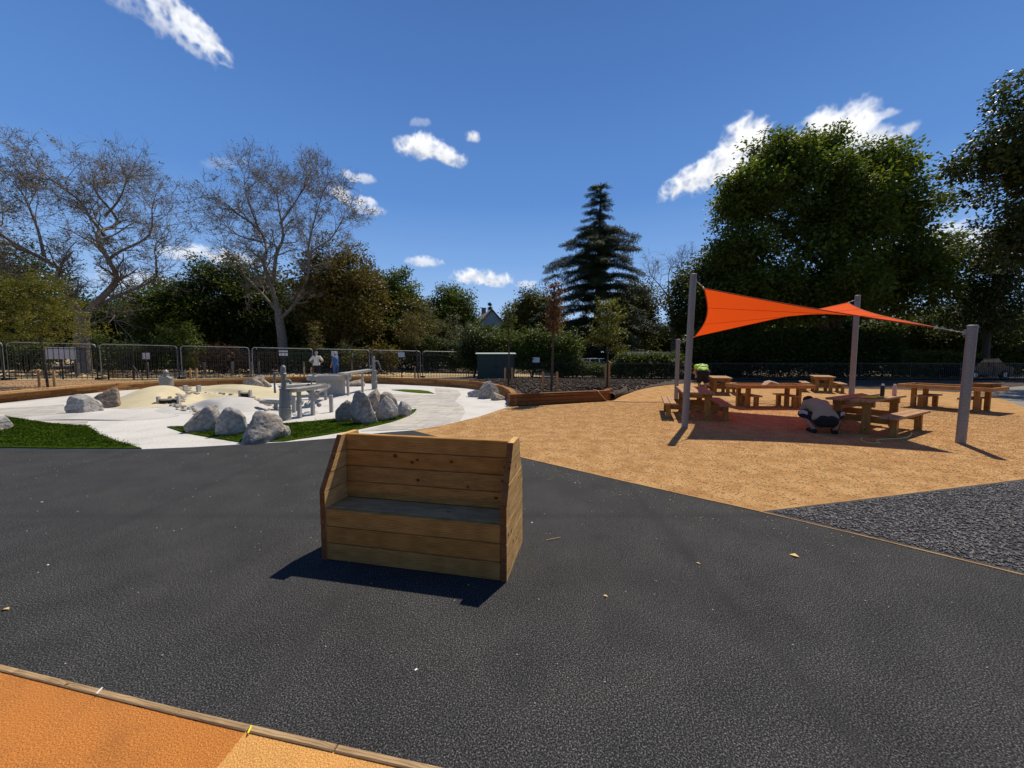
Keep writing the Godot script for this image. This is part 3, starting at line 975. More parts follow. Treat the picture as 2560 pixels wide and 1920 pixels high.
	var nx := 132
	var nz := 122
	var g := Geo.new()
	var high := PackedFloat32Array()
	for j in nz:
		for i in nx:
			var p := Vector2(x0 + i * step, z0 + j * step)
			var left := (p - Vector2(-13.1, -14.2)).rotated(-0.91 + PI)
			var a := hump(Vector2(left.x / 3.1, left.y / 1.55)) * 0.52
			var b := hump((p - Vector2(-11.8, -16.05)) / Vector2(3.3, 2.0)) * 0.44
			var c := hump((p - Vector2(-9.0, -12.15)) / Vector2(2.0, 1.55)) * 0.32
			var d := hump((p - Vector2(-10.9, -10.1)) / Vector2(2.2, 0.9)) * 0.09
			var h := maxf(maxf(a, b), maxf(c, d)) + 0.25 * minf(a, b)
			var near := 9.0
			var at := 0.0
			for path in [rill, brook]:
				for q in path:
					var l := Vector2(q.x, q.z).distance_to(p)
					if l < near:
						near = l
						at = q.y
			h = lerpf(minf(at, h + 0.02), h, smoothstep(0.16, 0.5, near))
			h += 0.012 * f.get_noise_2d(p.x * 2.0, p.y * 2.0) * smoothstep(0.02, 0.1, h)
			high.append(h)
			g.v.append(Vector3(p.x, h + 0.006, p.y))
			var sand := (a > 0.012 or b > 0.012 or inside(p, sand_flat)) and c < 0.03
			var tone := 1.0 + 0.06 * f.get_noise_2d(p.x * 3.0, p.y * 3.0 + 40.0)
			g.c.append(Color(0.60, 0.525, 0.335) * tone if sand else Color(0.55, 0.53, 0.495) * tone)
	for j in nz - 1:
		for i in nx - 1:
			var q := j * nx + i
			if maxf(maxf(high[q], high[q + 1]), maxf(high[q + nx], high[q + nx + 1])) < 0.008:
				continue
			g.ix.append_array([q, q + 1, q + nx, q + 1, q + nx + 1, q + nx])
	g.smooth()
	var mounds := structure("concrete_mounds", g.mesh(), M.play_concrete)
	var stones := []
	for k in 4:
		stones.append(boulder_mesh(200 + k, Vector3(1.0, 0.5, 0.72), 2, 7))
	var spread := [[rill, 0.26, 0.065], [brook, 0.13, 0.10]]
	var laid := 0
	for s in spread:
		var path: Array = s[0]
		for k in path.size() - 1:
			var a: Vector3 = path[k]
			var b: Vector3 = path[k + 1]
			var m := int(a.distance_to(b) / s[2])
			for e in m:
				var p: Vector3 = a.lerp(b, (e + rng.randf()) / m) + Vector3(rng.randf_range(-1, 1), 0, rng.randf_range(-1, 1)) * s[1]
				var size := rng.randf_range(0.10, 0.2)
				laid += 1
				if laid > 290:
					continue
				var i := clampi(int((p.x - x0) / step), 0, nx - 1)
				var j := clampi(int((p.z - z0) / step), 0, nz - 1)
				p.y = high[j * nx + i] - 0.02
				part("cobble", stones[rng.randi() % 4], M[["pale_rock", "warm_rock", "grey_rock"][rng.randi() % 3]], mounds, Transform3D(Basis(Vector3.UP, rng.randf() * TAU).scaled(Vector3.ONE * size), p))
	# small sluices of concrete cheeks with a black board painting the shaded opening
	var spots := [[Vector3(-11.33, 0.04, -12.6), 0.52, "concrete sluice box with dark opening painted black at the foot of the sand mound"], [Vector3(-10.15, 0.07, -14.55), 0.34, "small concrete sluice box with dark opening painted black on the far stone rill"], [Vector3(-12.5, 0.22, -14.95), 0.5, "open concrete weir with two upright cheeks on the stone rill"]]
	for k in 3:
		var s: Array = spots[k]
		var t := thing("sluice_box", s[2], "sluice", s[0], 0.45 - 0.2 * k, "sluices on the rill")
		for e in [-1.0, 1.0]:
			part("cheek", plank(Vector3(0.06, 0.34, 0.2), 0, 0.01), M.grey_fitting, t, moved(Vector3(e * s[1] / 2, 0.1, 0)))
		if k < 2:
			part("gate", plank(Vector3(s[1] - 0.08, 0.17, 0.02), 0, 0.003), M.black_rubber, t, moved(Vector3(0, 0.06, 0.05)))  # black board standing in for the shade inside the opening
			part("cap", plank(Vector3(s[1] - 0.08, 0.03, 0.14), 0, 0.003), M.grey_fitting, t, moved(Vector3(0, 0.17, 0)))


func hump(p: Vector2) -> float:
	var d := p.length()
	return 0.0 if d >= 1.0 else pow(0.5 + 0.5 * cos(d * PI), 0.85)


func timber_wall():
	var wall := thing("sleeper_wall", "long curved retaining wall of stacked timber sleepers round the water play area", "retaining wall")
	var tall := 0.13
	for row in 3:
		var i := 0
		var acc := 0.0
		var from: Vector2 = wall_line[0]
		var last: Vector2 = from
		var l := 0.5 + 0.35 * row
		var k := 0
		for p in wall_line.slice(1):
			var q: Vector2 = p
			var seg := last.distance_to(q)
			while acc + seg >= l:
				var t := (l - acc) / seg
				var to := last.lerp(q, t)
				sleeper(wall, from, to, row, tall, k)
				k += 1
				from = to
				last = to
				seg = last.distance_to(q)
				acc = 0.0
				l = rng.randf_range(1.0, 1.25)
			acc += seg
			last = q
		sleeper(wall, from, wall_line[-1], row, tall, k)
	var planter := thing("sleeper_planter_wall", "straight low planter wall of stacked dark timber sleepers beside tan rubber", "retaining wall")
	var a := Vector2(-0.07, -12.36)
	var b := Vector2(3.5, -13.86)
	var cuts := [[0.0, 0.36, 0.72, 1.0], [0.0, 0.18, 0.55, 0.9, 1.0], [0.0, 0.42, 0.8, 1.0]]
	for row in 3:
		for k in cuts[row].size() - 1:
			sleeper(planter, a.lerp(b, cuts[row][k]), a.lerp(b, cuts[row][k + 1]), row, tall, k + 3, true)
	for row in 3:
		sleeper(planter, b + Vector2(0.02, -0.08), b + Vector2(0.5, -1.2), row, tall, 9 + row, true)


func sleeper(wall: Node, a: Vector2, b: Vector2, row: int, tall: float, k: int, dark := false):
	var y := tall * (row + 0.5)
	var t := between(Vector3(a.x, y, a.y), Vector3(b.x, y, b.y))
	var out := rng.randf_range(-0.006, 0.006)
	t.origin += t.basis.z * (-0.1 + out)
	t.origin.y += rng.randf_range(-0.002, 0.002)
	var m: Material = M.sleeper_dark if dark else (M.sleeper_pale if row == 2 and a.x < -14.0 else (M.sleeper if (k + row) % 3 else M.sleeper_dark))
	part("sleeper", plank(Vector3(snappedf(a.distance_to(b) - 0.005, 0.01), tall - 0.006, 0.19 if row < 2 else 0.2), (k + row) % 7, 0.008), m, wall, t)


# ---------------------------------------------------------------- the bench

func bench():
	var b := thing("timber_bench", "boxy softwood plank bench with tall sloping sides on the dark tarmac", "bench", Vector3(-0.709, 0, -3.082), -0.2092)
	var tall := 0.1365
	var deep := 0.612
	var front := func(h: float) -> float: return 0.0 if h < 0.55 else (h - 0.55) / 0.4055 * 0.231
	var rear := func(h: float) -> float: return deep if h < 0.56 else deep - (h - 0.56) / 0.3955 * 0.156
	for s in [-1.0, 1.0]:
		for k in 7:
			var y0 := k * tall + (0.0 if k == 0 else 0.0025)
			var y1 := (k + 1) * tall - 0.0025
			var o := PackedVector2Array([Vector2(front.call(y0), y0)])
			if y0 < 0.55 and y1 > 0.55:
				o.append(Vector2(0, 0.55))
			o.append(Vector2(front.call(y1), y1))
			o.append(Vector2(rear.call(y1), y1))
			if y0 < 0.56 and y1 > 0.56:
				o.append(Vector2(deep, 0.56))
			o.append(Vector2(rear.call(y0), y0))
			var at := Transform3D(Basis(Vector3(0, 0, -1), Vector3.UP, Vector3(1, 0, 0)), Vector3(s * 0.7285 + rng.randf_range(-0.001, 0.001), 0, deep / 2))
			var sb := part("side_board", board(o, 0.045, k + (3 if s > 0 else 0), 1), M.bench_wood_lit, b, at)
			part("shaded_end_grain", board(o, 0.045, k, 2), M.shaded_end_grain, sb)
			part("shaded_end_grain", board(o, 0.045, k, 3), M.shaded_end_grain, sb)
	var looks := ["bench_wood", "bench_wood_red", "bench_wood", "bench_wood_lit"]
	for k in 7:
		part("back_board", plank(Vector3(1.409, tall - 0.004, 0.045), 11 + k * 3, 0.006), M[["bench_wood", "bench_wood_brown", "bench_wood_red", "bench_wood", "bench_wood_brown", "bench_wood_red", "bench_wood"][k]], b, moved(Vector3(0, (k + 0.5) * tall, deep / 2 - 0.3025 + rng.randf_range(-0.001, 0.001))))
	for s in [-1.0, 1.0]:
		for k in 3:
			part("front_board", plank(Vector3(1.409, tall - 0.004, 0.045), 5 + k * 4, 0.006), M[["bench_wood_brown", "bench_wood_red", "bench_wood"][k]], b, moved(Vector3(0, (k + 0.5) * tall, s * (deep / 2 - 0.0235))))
		for k in 2:
			part("seat_board", plank(Vector3(1.409, 0.04, 0.112), 2 + k, 0.005), M.seat_wood, b, moved(Vector3(0, 0.3905, s * (deep / 2 - 0.107 - 0.117 * k))))
	var head := CylinderMesh.new()
	head.top_radius = 0.0045
	head.bottom_radius = 0.0045
	head.height = 0.002
	head.radial_segments = 8
	head.rings = 1
	for k in 7:
		for z in [0.26, 0.235, 0.0, -0.24]:
			if k > 3 and absf(z) > 0.1:
				continue
			part("screw", head, M.black_rubber, b, Transform3D(Basis(Vector3(0, 0, 1), PI / 2), Vector3(0.7522, (k + 0.3 + 0.4 * rng.randf()) * tall, z)))


# ---------------------------------------------------------------- the sail

func sail():
	var posts := [
		[Vector3(3.91, 0, -8.61), Vector3(3.98, 3.40, -8.57), "tallest grey steel sail post in front, at the high near corner of the orange sail"],
		[Vector3(8.32, 0, -7.03), Vector3(8.33, 2.16, -7.0), "short stout grey steel sail post at the orange sail's low right corner"],
		[Vector3(10.28, 0, -11.58), Vector3(10.33, 3.42, -11.63), "grey steel sail post rising behind the orange sail's far high corner"],
		[Vector3(5.95, 0, -13.85), Vector3(5.98, 2.22, -13.9), "slim grey steel sail post standing behind the tallest post"],
	]
	var tips := []
	for p in posts:
		var o := thing("sail_post", p[2], "post", p[0], 0, "posts holding the sail")
		var d: Vector3 = p[1] - p[0]
		var g := Geo.new()
		g.tube([Vector3(0, -0.1, 0), d * 0.5, d], [0.07, 0.07, 0.07], 20)
		part("pole", g.mesh(), M.galvanised, o)
		var c := Geo.new()
		c.lathe(d, [Vector2(0.073, -0.03), Vector2(0.073, 0.006), Vector2(0.06, 0.012), Vector2(0, 0.012)], 20)
		part("cap", c.mesh(), M.galvanised, o)
		var e := Geo.new()
		var middle := Vector3(7.1, 2.6, -10.3)
		var inward: Vector3 = (middle - p[1]) * Vector3(1, 0, 1)
		inward = inward.normalized()
		var eye: Vector3 = d + Vector3(0, -0.12, 0) + inward * 0.09
		e.box(eye, Vector3(0.07, 0.09, 0.012), Basis(Vector3.UP, facing(inward)))
		part("eye_plate", e.mesh(), M.galvanised, o)
		tips.append(p[0] + eye)
	# near high, right low, far high, left low
	var corners := [Vector3(4.408, 3.167, -8.95), Vector3(8.046, 2.163, -7.38), Vector3(9.68, 3.152, -11.2), Vector3(6.184, 2.276, -13.1)]
	var s := thing("shade_sail", "orange four-cornered shade sail twisted between steel posts", "sail", Vector3(7.1, 0, -10.3))
	var o := s.position
	var g := Geo.new()
	var m := 36
	var at := func(u: float, v: float) -> Vector3:
		# edges curve inwards between the corners
		var p: Vector3 = corners[0].lerp(corners[1], u).lerp(corners[3].lerp(corners[2], u), v)
		var c: Vector3 = (corners[0] + corners[1] + corners[2] + corners[3]) / 4
		var bow := 0.105 * (4 * u * (1 - u) * (1 - 4 * v * (1 - v)) + 4 * v * (1 - v) * (1 - 4 * u * (1 - u)))
		return p.lerp(c, bow) - o
	for j in m + 1:
		for i in m + 1:
			g.v.append(at.call(float(i) / m, float(j) / m))
	for j in m:
		for i in m:
			var q := j * (m + 1) + i
			g.ix.append_array([q, q + 1, q + m + 1, q + 1, q + m + 2, q + m + 1])
	g.smooth()
	part("cloth", g.mesh(), M.sail_cloth, s)
	var h := Geo.new()
	var ring := []
	for k in 4:
		for i in m:
			var t := float(i) / m
			ring.append(at.call([t, 1.0, 1.0 - t, 0.0][k], [0.0, t, 1.0, 1.0 - t][k]))
	ring.append(ring[0])
	var wide := []
	for p in ring:
		wide.append(0.012)
	h.tube(ring, wide, 6, false)
	part("hem", h.mesh(), M.sail_seam, s)
	for v in [0.30, 0.68]:
		var line := []
		var r := []
		for i in m + 1:
			line.append(at.call(float(i) / m, v))
			r.append(0.008)
		var e := Geo.new()
		e.tube(line, r, 5, false)
		part("seam", e.mesh(), M.sail_seam, s)
	for k in 4:
		var e := Geo.new()
		var a: Vector3 = corners[k] - o
		var b: Vector3 = tips[k] - o
		e.tube([a, a.lerp(b, 0.12), a.lerp(b, 0.14), a.lerp(b, 0.5), a.lerp(b, 0.52), a.lerp(b, 0.6), a.lerp(b, 0.62), b], [0.02, 0.02, 0.007, 0.007, 0.016, 0.016, 0.007, 0.007], 8)
		part("cable", e.mesh(), M.steel_cable, s)


# ---------------------------------------------------------------- tables

func picnic_table(at: Vector3, along: Vector3, long: float, label: String, missing := []) -> Node3D:
	var t := thing("picnic_table", label, "picnic table", at, facing(along), "picnic tables")
	var wide := 0.15
	for k in 5:
		if k in missing:
			continue
		part("top_board", plank(Vector3(long, 0.045, wide - 0.008), k, 0.005), M.table_top, t, moved(Vector3(rng.randf_range(-0.01, 0.01), 0.70, (k - 2) * wide)))
	for s in [-1.0, 1.0]:
		var x: float = s * (long / 2 - 0.34)
		part("bearer", plank(Vector3(0.07, 0.12, 0.7), 2, 0.005), M.table_wood, t, moved(Vector3(x, 0.616, 0)))
		part("cross_rail", plank(Vector3(0.06, 0.14, 1.36), 4, 0.005), M.table_leg, t, moved(Vector3(x - s * 0.07, 0.30, 0)))
		for e in [-1.0, 1.0]:
			part("leg", plank(Vector3(0.07, 0.68, 0.14), 1, 0.006), M.table_leg, t, moved(Vector3(x + s * 0.0705, 0.338, e * 0.24)))
			part("seat_leg", plank(Vector3(0.12, 0.37, 0.11), 3, 0.006), M.table_leg, t, moved(Vector3(x + s * 0.02, 0.186, e * 0.66)))
	for e in [-1.0, 1.0]:
		for k in 2:
			part("seat_board", plank(Vector3(long - 0.12, 0.05, 0.14), 6 + k, 0.005), M.table_top, t, moved(Vector3(0, 0.398, e * (0.56 + 0.152 * k))))
	return t


func long_table(at: Vector3, along: Vector3, long: float, wide: float, label: String) -> Node3D:
	# a rimmed table with a bench across each end
	var t := thing("long_table", label, "table", at, facing(along), "long rimmed tables")
	var n := int(wide / 0.16)
	for k in n:
		part("top_board", plank(Vector3(long - 0.1, 0.04, wide / n - 0.012), k, 0.004), M.table_wood, t, moved(Vector3(0, 0.655, (k + 0.5) * wide / n - wide / 2)))
	for s in [-1.0, 1.0]:
		part("rim_board", plank(Vector3(long, 0.11, 0.05), 5, 0.005), M.table_wood, t, moved(Vector3(0, 0.675, s * (wide / 2 + 0.026))))
		part("rim_board", plank(Vector3(0.05, 0.11, wide - 0.002), 6, 0.005), M.table_wood, t, moved(Vector3(s * (long / 2 - 0.024), 0.677, 0)))
		var x: float = s * (long / 2 - 0.34)
		for e in [-1.0, 1.0]:
			part("leg", plank(Vector3(0.11, 0.632, 0.11), 1, 0.006), M.table_leg, t, moved(Vector3(x, 0.316, e * (wide / 2 - 0.16))))
			part("bench_leg", plank(Vector3(0.12, 0.35, 0.1), 2, 0.006), M.table_leg, t, moved(Vector3(x - s * 0.2, 0.175, e * (wide / 2 - 0.06))))
		for k in 2:
			part("bench_board", plank(Vector3(0.125, 0.05, wide + 0.1), 3 + k, 0.005), M.table_top, t, moved(Vector3(x - s * (0.135 + 0.13 * k), 0.376, 0)))
	return t


func tables():
	picnic_table(Vector3(4.94, 0.002, -10.4), Vector3(0.33, 0, -0.945), 2.1, "timber picnic table half shaded by the sail, behind the tallest post")
	picnic_table(Vector3(7.9, 0.002, -8.5), Vector3(0.86, 0, -0.51), 2.15, "timber picnic table with a missing top board and two bottles, beside crouching worker", [2])
	long_table(Vector3(8.2, 0.002, -12.25), Vector3(1, 0, 0.02), 2.25, 0.85, "long rimmed timber table with end benches in the middle, edge of sail shadow")
	long_table(Vector3(13.45, 0.002, -11.75), Vector3(0.42, 0, 0.9), 2.0, 1.15, "long rimmed timber table with end benches behind the short right post")
	picnic_table(Vector3(9.15, 0.002, -16.9), Vector3(0.38, 0, -0.92), 2.1, "timber picnic table next to the worker in the yellow vest")
	picnic_table(Vector3(14.3, 0.002, -17.7), Vector3(0.53, 0, -0.85), 1.9, "far timber picnic table seen end-on left of the back sail post")


# ---------------------------------------------------------------- boulders

func boulder_mesh(sd: int, size: Vector3, level := 4, planes := 10) -> ArrayMesh:
	var r := RandomNumberGenerator.new()
	r.seed = sd
	var f := FastNoiseLite.new()
	f.seed = sd
	f.frequency = 0.9
	f.fractal_octaves = 4
	var cuts := []
	for k in planes:
		cuts.append([Vector3(r.randfn(), r.randfn() * 0.8 + 0.25, r.randfn()).normalized(), r.randf_range(0.48, 0.92)])
	cuts.append([Vector3.DOWN, 0.45])
	# an icosahedron, split
	var t := (1.0 + sqrt(5.0)) / 2.0
	var vs: Array = []
	for p in [Vector3(-1, t, 0), Vector3(1, t, 0), Vector3(-1, -t, 0), Vector3(1, -t, 0), Vector3(0, -1, t), Vector3(0, 1, t), Vector3(0, -1, -t), Vector3(0, 1, -t), Vector3(t, 0, -1), Vector3(t, 0, 1), Vector3(-t, 0, -1), Vector3(-t, 0, 1)]:
		vs.append(p.normalized())
	var fs: Array = [[0, 11, 5], [0, 5, 1], [0, 1, 7], [0, 7, 10], [0, 10, 11], [1, 5, 9], [5, 11, 4], [11, 10, 2], [10, 7, 6], [7, 1, 8], [3, 9, 4], [3, 4, 2], [3, 2, 6], [3, 6, 8], [3, 8, 9], [4, 9, 5], [2, 4, 11], [6, 2, 10], [8, 6, 7], [9, 8, 1]]
	for l in level:
		var mid := {}
		var next: Array = []
		for tri in fs:
			var m := []
			for e in 3:
				var a: int = tri[e]
				var b: int = tri[(e + 1) % 3]
				var key := mini(a, b) * 100000 + maxi(a, b)
				if not mid.has(key):
					mid[key] = vs.size()
					vs.append((vs[a] + vs[b]).normalized())
				m.append(mid[key])
			next.append_array([[tri[0], m[0], m[2]], [tri[1], m[1], m[0]], [tri[2], m[2], m[1]], m])
		fs = next
	var g := Geo.new()
	var lo := Vector3.ONE * 1e9
	var hi := -lo
	for d in vs:
		var sum := exp(-46.0 * 1.05)
		for c in cuts:
			var cosine: float = d.dot(c[0])
			if cosine > 0.05:
				sum += exp(-46.0 * c[1] / cosine)
		var rad := -log(sum) / 46.0
		rad *= 1.0 + 0.12 * f.get_noise_3dv(d * 1.1) + 0.03 * f.get_noise_3dv(d * 4.0)
		var p: Vector3 = d * rad
		g.v.append(p)
		lo = lo.min(p)
		hi = hi.max(p)
	for k in g.v.size():
		var q := (g.v[k] - lo) / (hi - lo)
		g.v[k] = Vector3((q.x - 0.5) * size.x, (q.y - 0.08) / 0.92 * size.y, (q.z - 0.5) * size.z)
	for tri in fs:
		g.ix.append_array([tri[0], tri[2], tri[1]])
	g.smooth()
	return g.mesh()


func boulder(sd: int, at: Vector3, wide: float, tall: float, look: String, label: String, group: String, turn := 0.0, deep := 0.8):
	var size := Vector3(wide, tall, wide * deep)
	var o := solo("boulder", boulder_mesh(sd, size), M[look], label, "boulder", at, group)
	o.rotation.y = facing(Vector3(-at.z, 0, at.x)) + turn


func boulders():
	var near := "boulders on the turf by the tarmac"
	boulder(3, Vector3(-6.657, 0, -8.209), 0.671, 0.561, "grey_rock", "dark grey boulder sloping to the left, leftmost of three on the near turf", near)
	boulder(11, Vector3(-5.759, 0, -7.813), 0.554, 0.587, "pale_rock", "pale angular boulder with a hollow, middle of three on the near turf", near, 0.0, 0.7)
	boulder(5, Vector3(-4.763, 0, -7.276), 0.763, 0.579, "grey_rock", "large rounded peak-shaped boulder, nearest of three on the near turf", near, 0.3)
	boulder(29, Vector3(-4.539, 0, -7.536), 0.254, 0.255, "pale_rock", "small pale boulder wedged behind the large near boulder", near)
	var mid := "boulders on the turf behind the bench"
	boulder(14, Vector3(-4.146, 0, -9.454), 0.444, 0.543, "grey_rock", "small dark boulder on the left flank of the boulder cluster", mid)
	boulder(8, Vector3(-3.526, 0, -9.081), 0.62, 0.823, "grey_rock", "tallest boulder with a shaded face, in the cluster behind the bench", mid, 0.2, 0.7)
	boulder(17, Vector3(-3.175, 0, -9.678), 0.563, 0.61, "pale_rock", "wrinkled pale boulder right of the tallest in the cluster", mid)
	boulder(19, Vector3(-4.176, 0, -11.285), 0.596, 0.659, "warm_rock", "rounded boulder peeping over behind the tallest boulder", mid)
	boulder(23, Vector3(-3.73, 0, -11.463), 0.624, 0.56, "warm_rock", "low rounded boulder at the back of the cluster", mid)
	boulder(31, Vector3(-2.932, 0, -10.277), 0.456, 0.419, "pale_rock", "low pale boulder at the right end of the cluster", mid, 0.4)
	var corner := "boulders by the corner of the timber wall"
	boulder(37, Vector3(-1.521, 0, -15.215), 0.514, 0.299, "pale_rock", "small low boulder at the left by the timber wall corner", corner)
	boulder(41, Vector3(-0.897, 0, -14.769), 0.841, 0.677, "grey_rock", "pointed grey boulder standing by the timber wall corner", corner, 0.0, 0.6)
	boulder(43, Vector3(-0.511, 0, -14.135), 0.565, 0.288, "warm_rock", "small rounded boulder in front of the pointed one by the wall corner", corner)
	var left := "boulders left of the sand mound"
	boulder(47, Vector3(-12.349, 0, -11.028), 0.763, 0.53, "pale_rock", "long white-topped boulder on the concrete left of the mound", left, 0.15, 0.6)
	boulder(53, Vector3(-12.732, 0, -11.945), 0.707, 0.616, "brown_rock", "brown block-shaped boulder behind the white-topped one", left, 0.0, 0.7)
	boulder(59, Vector3(-11.106, 0, -8.132), 0.536, 0.373, "pale_rock", "pale boulder cut by the picture's left edge, on the turf", left, 0.0, 0.7)
	var back := "boulders along the far timber wall"
	boulder(61, Vector3(-13.29, 0, -19.745), 1.008, 0.511, "warm_rock", "wide low boulder against the far timber wall, left of front pump", back, 0.0, 0.6)
	boulder(67, Vector3(-13.82, 0, -20.931), 0.578, 0.599, "warm_rock", "boulder peeping over behind the wide low one at the far wall", back)
	boulder(71, Vector3(-12.849, 0, -20.075), 0.438, 0.409, "warm_rock", "small upright boulder beside the wide low one at the far wall", back)
	boulder(73, Vector3(-10.002, 0, -20.948), 0.585, 0.663, "warm_rock", "boulder top showing over the stone basin", back)
	boulder(79, Vector3(-9.187, 0, -20.961), 0.614, 0.575, "pale_rock", "pale boulder half hidden by the stone basin's right side", back)
	boulder(83, Vector3(-8.477, 0, -20.803), 0.948, 0.366, "warm_rock", "low rounded boulder right of the stone basin by the trough post", back, 0.0, 0.6)


# ---------------------------------------------------------------- water play equipment

func pedestal_pump(at: Vector3, turn: float, tall: float, label: String, lever_down: bool):
	var k := tall / 1.4
	var p := thing("hand_pump", label, "water pump", at, turn, "hand pumps of the water play area")
	var g := Geo.new()
	g.lathe(Vector3.ZERO, [Vector2(0.155, 0), Vector2(0.135, 0.04), Vector2(0.135, 0.3 * k), Vector2(0.142, 0.31 * k), Vector2(0.142, 0.33 * k), Vector2(0.13, 0.34 * k), Vector2(0.10, 0.77 * k), Vector2(0.112, 0.775 * k), Vector2(0.112, 0.80 * k), Vector2(0.07, 0.815 * k)], 24)
	part("pedestal", g.mesh(), M.cast_metal, p)
	var c := Geo.new()
	c.lathe(Vector3(0, 0.81 * k, 0), [Vector2(0.058, 0), Vector2(0.058, 0.33 * k), Vector2(0.075, 0.34 * k), Vector2(0.075, 0.38 * k), Vector2(0.06, 0.40 * k), Vector2(0.062, 0.50 * k), Vector2(0.058, 0.55 * k), Vector2(0.035, 0.588 * k), Vector2(0, 0.60 * k)], 20)
	part("barrel", c.mesh(), M.cast_metal, p)
	var s := Geo.new()
	s.tube([Vector3(0.04, 1.0 * k, 0), Vector3(0.12, 1.02 * k, 0), Vector3(0.155, 0.99 * k, 0), Vector3(0.16, 0.93 * k, 0)], [0.035, 0.034, 0.032, 0.03], 12)
	part("spout", s.mesh(), M.cast_metal, p)
	var h := Geo.new()
	h.tube([Vector3(-0.03, 1.19 * k, 0), Vector3(-0.12, 1.20 * k, 0), Vector3(-0.2, 1.19 * k, 0)], [0.03, 0.026, 0.026], 10)
	h.box(Vector3(-0.205, 1.15 * k, 0), Vector3(0.05, 0.16, 0.06))
	part("bracket", h.mesh(), M.cast_metal, p)
	var l := Geo.new()
	if lever_down:
		l.tube([Vector3(-0.205, 1.14 * k, 0), Vector3(-0.215, 0.9 * k, 0), Vector3(-0.21, 0.7 * k, 0)], [0.022, 0.02, 0.026], 10)
	else:
		l.tube([Vector3(-0.205, 1.16 * k, 0), Vector3(-0.27, 1.0 * k, 0), Vector3(-0.32, 0.82 * k, 0)], [0.022, 0.018, 0.022], 10)
	part("handle", l.mesh(), M.cast_metal, p)


func trough(called: String, a: Vector3, b: Vector3, wide: float, posts: Array, label: String, foot := 0.0) -> Node3D:
	var t := thing(called, label, "water trough", (a + b) / 2 * Vector3(1, 0, 1), facing(b - a), "water troughs")
	var l := Vector2(a.x - b.x, a.z - b.z).length()
	var mid := (a.y + b.y) / 2
	var tilt := atan2(b.y - a.y, l)
	# a round-ended channel: outer shell, open top
	var outline := []
	var n := 10
	for e in [1.0, -1.0]:
		for k in n + 1:
			var th := -PI / 2 + PI * k / n
			outline.append(Vector2(e * (l / 2 - wide / 2) + e * cos(th) * wide / 2, e * sin(th) * wide / 2))
	var g := Geo.new()
	var rings := [[0.80, -0.10, false], [1.0, -0.025, false], [1.04, 0.0, false], [0.90, 0.0, false], [0.74, -0.07, false]]
	var m := outline.size()
	for r in rings:
		for p in outline:
			var q: Vector2 = p
			var inset: float = (1.0 - r[0]) * wide / 2
			var d := q - Vector2(clampf(q.x, -l / 2 + wide / 2, l / 2 - wide / 2), 0)
			q -= d.normalized() * inset
			g.v.append(Vector3(q.x, r[1], q.y))
	for r in rings.size() - 1:
		for k in m:
			var i := r * m + k
			var j := r * m + (k + 1) % m
			g.ix.append_array([i, j, i + m, j, j + m, i + m])
	for r in [0, rings.size() - 1]:
		for k in range(1, m - 1):
			if r == 0:
				g.ix.append_array([0, k + 1, k])
			else:
				g.ix.append_array([r * m, r * m + k, r * m + k + 1])
	g.smooth()
	part("channel", g.mesh(), M.grey_fitting, t, Transform3D(Basis(Vector3(0, 0, 1), tilt), Vector3(0, mid, 0)))
	for x in posts:
		var y: float = mid + tan(tilt) * x - 0.095
		part("post", plank(Vector3(0.09, y - foot, 0.09), 0, 0.012), M.grey_fitting, t, moved(Vector3(x, (y + foot) / 2, 0)))
	return t


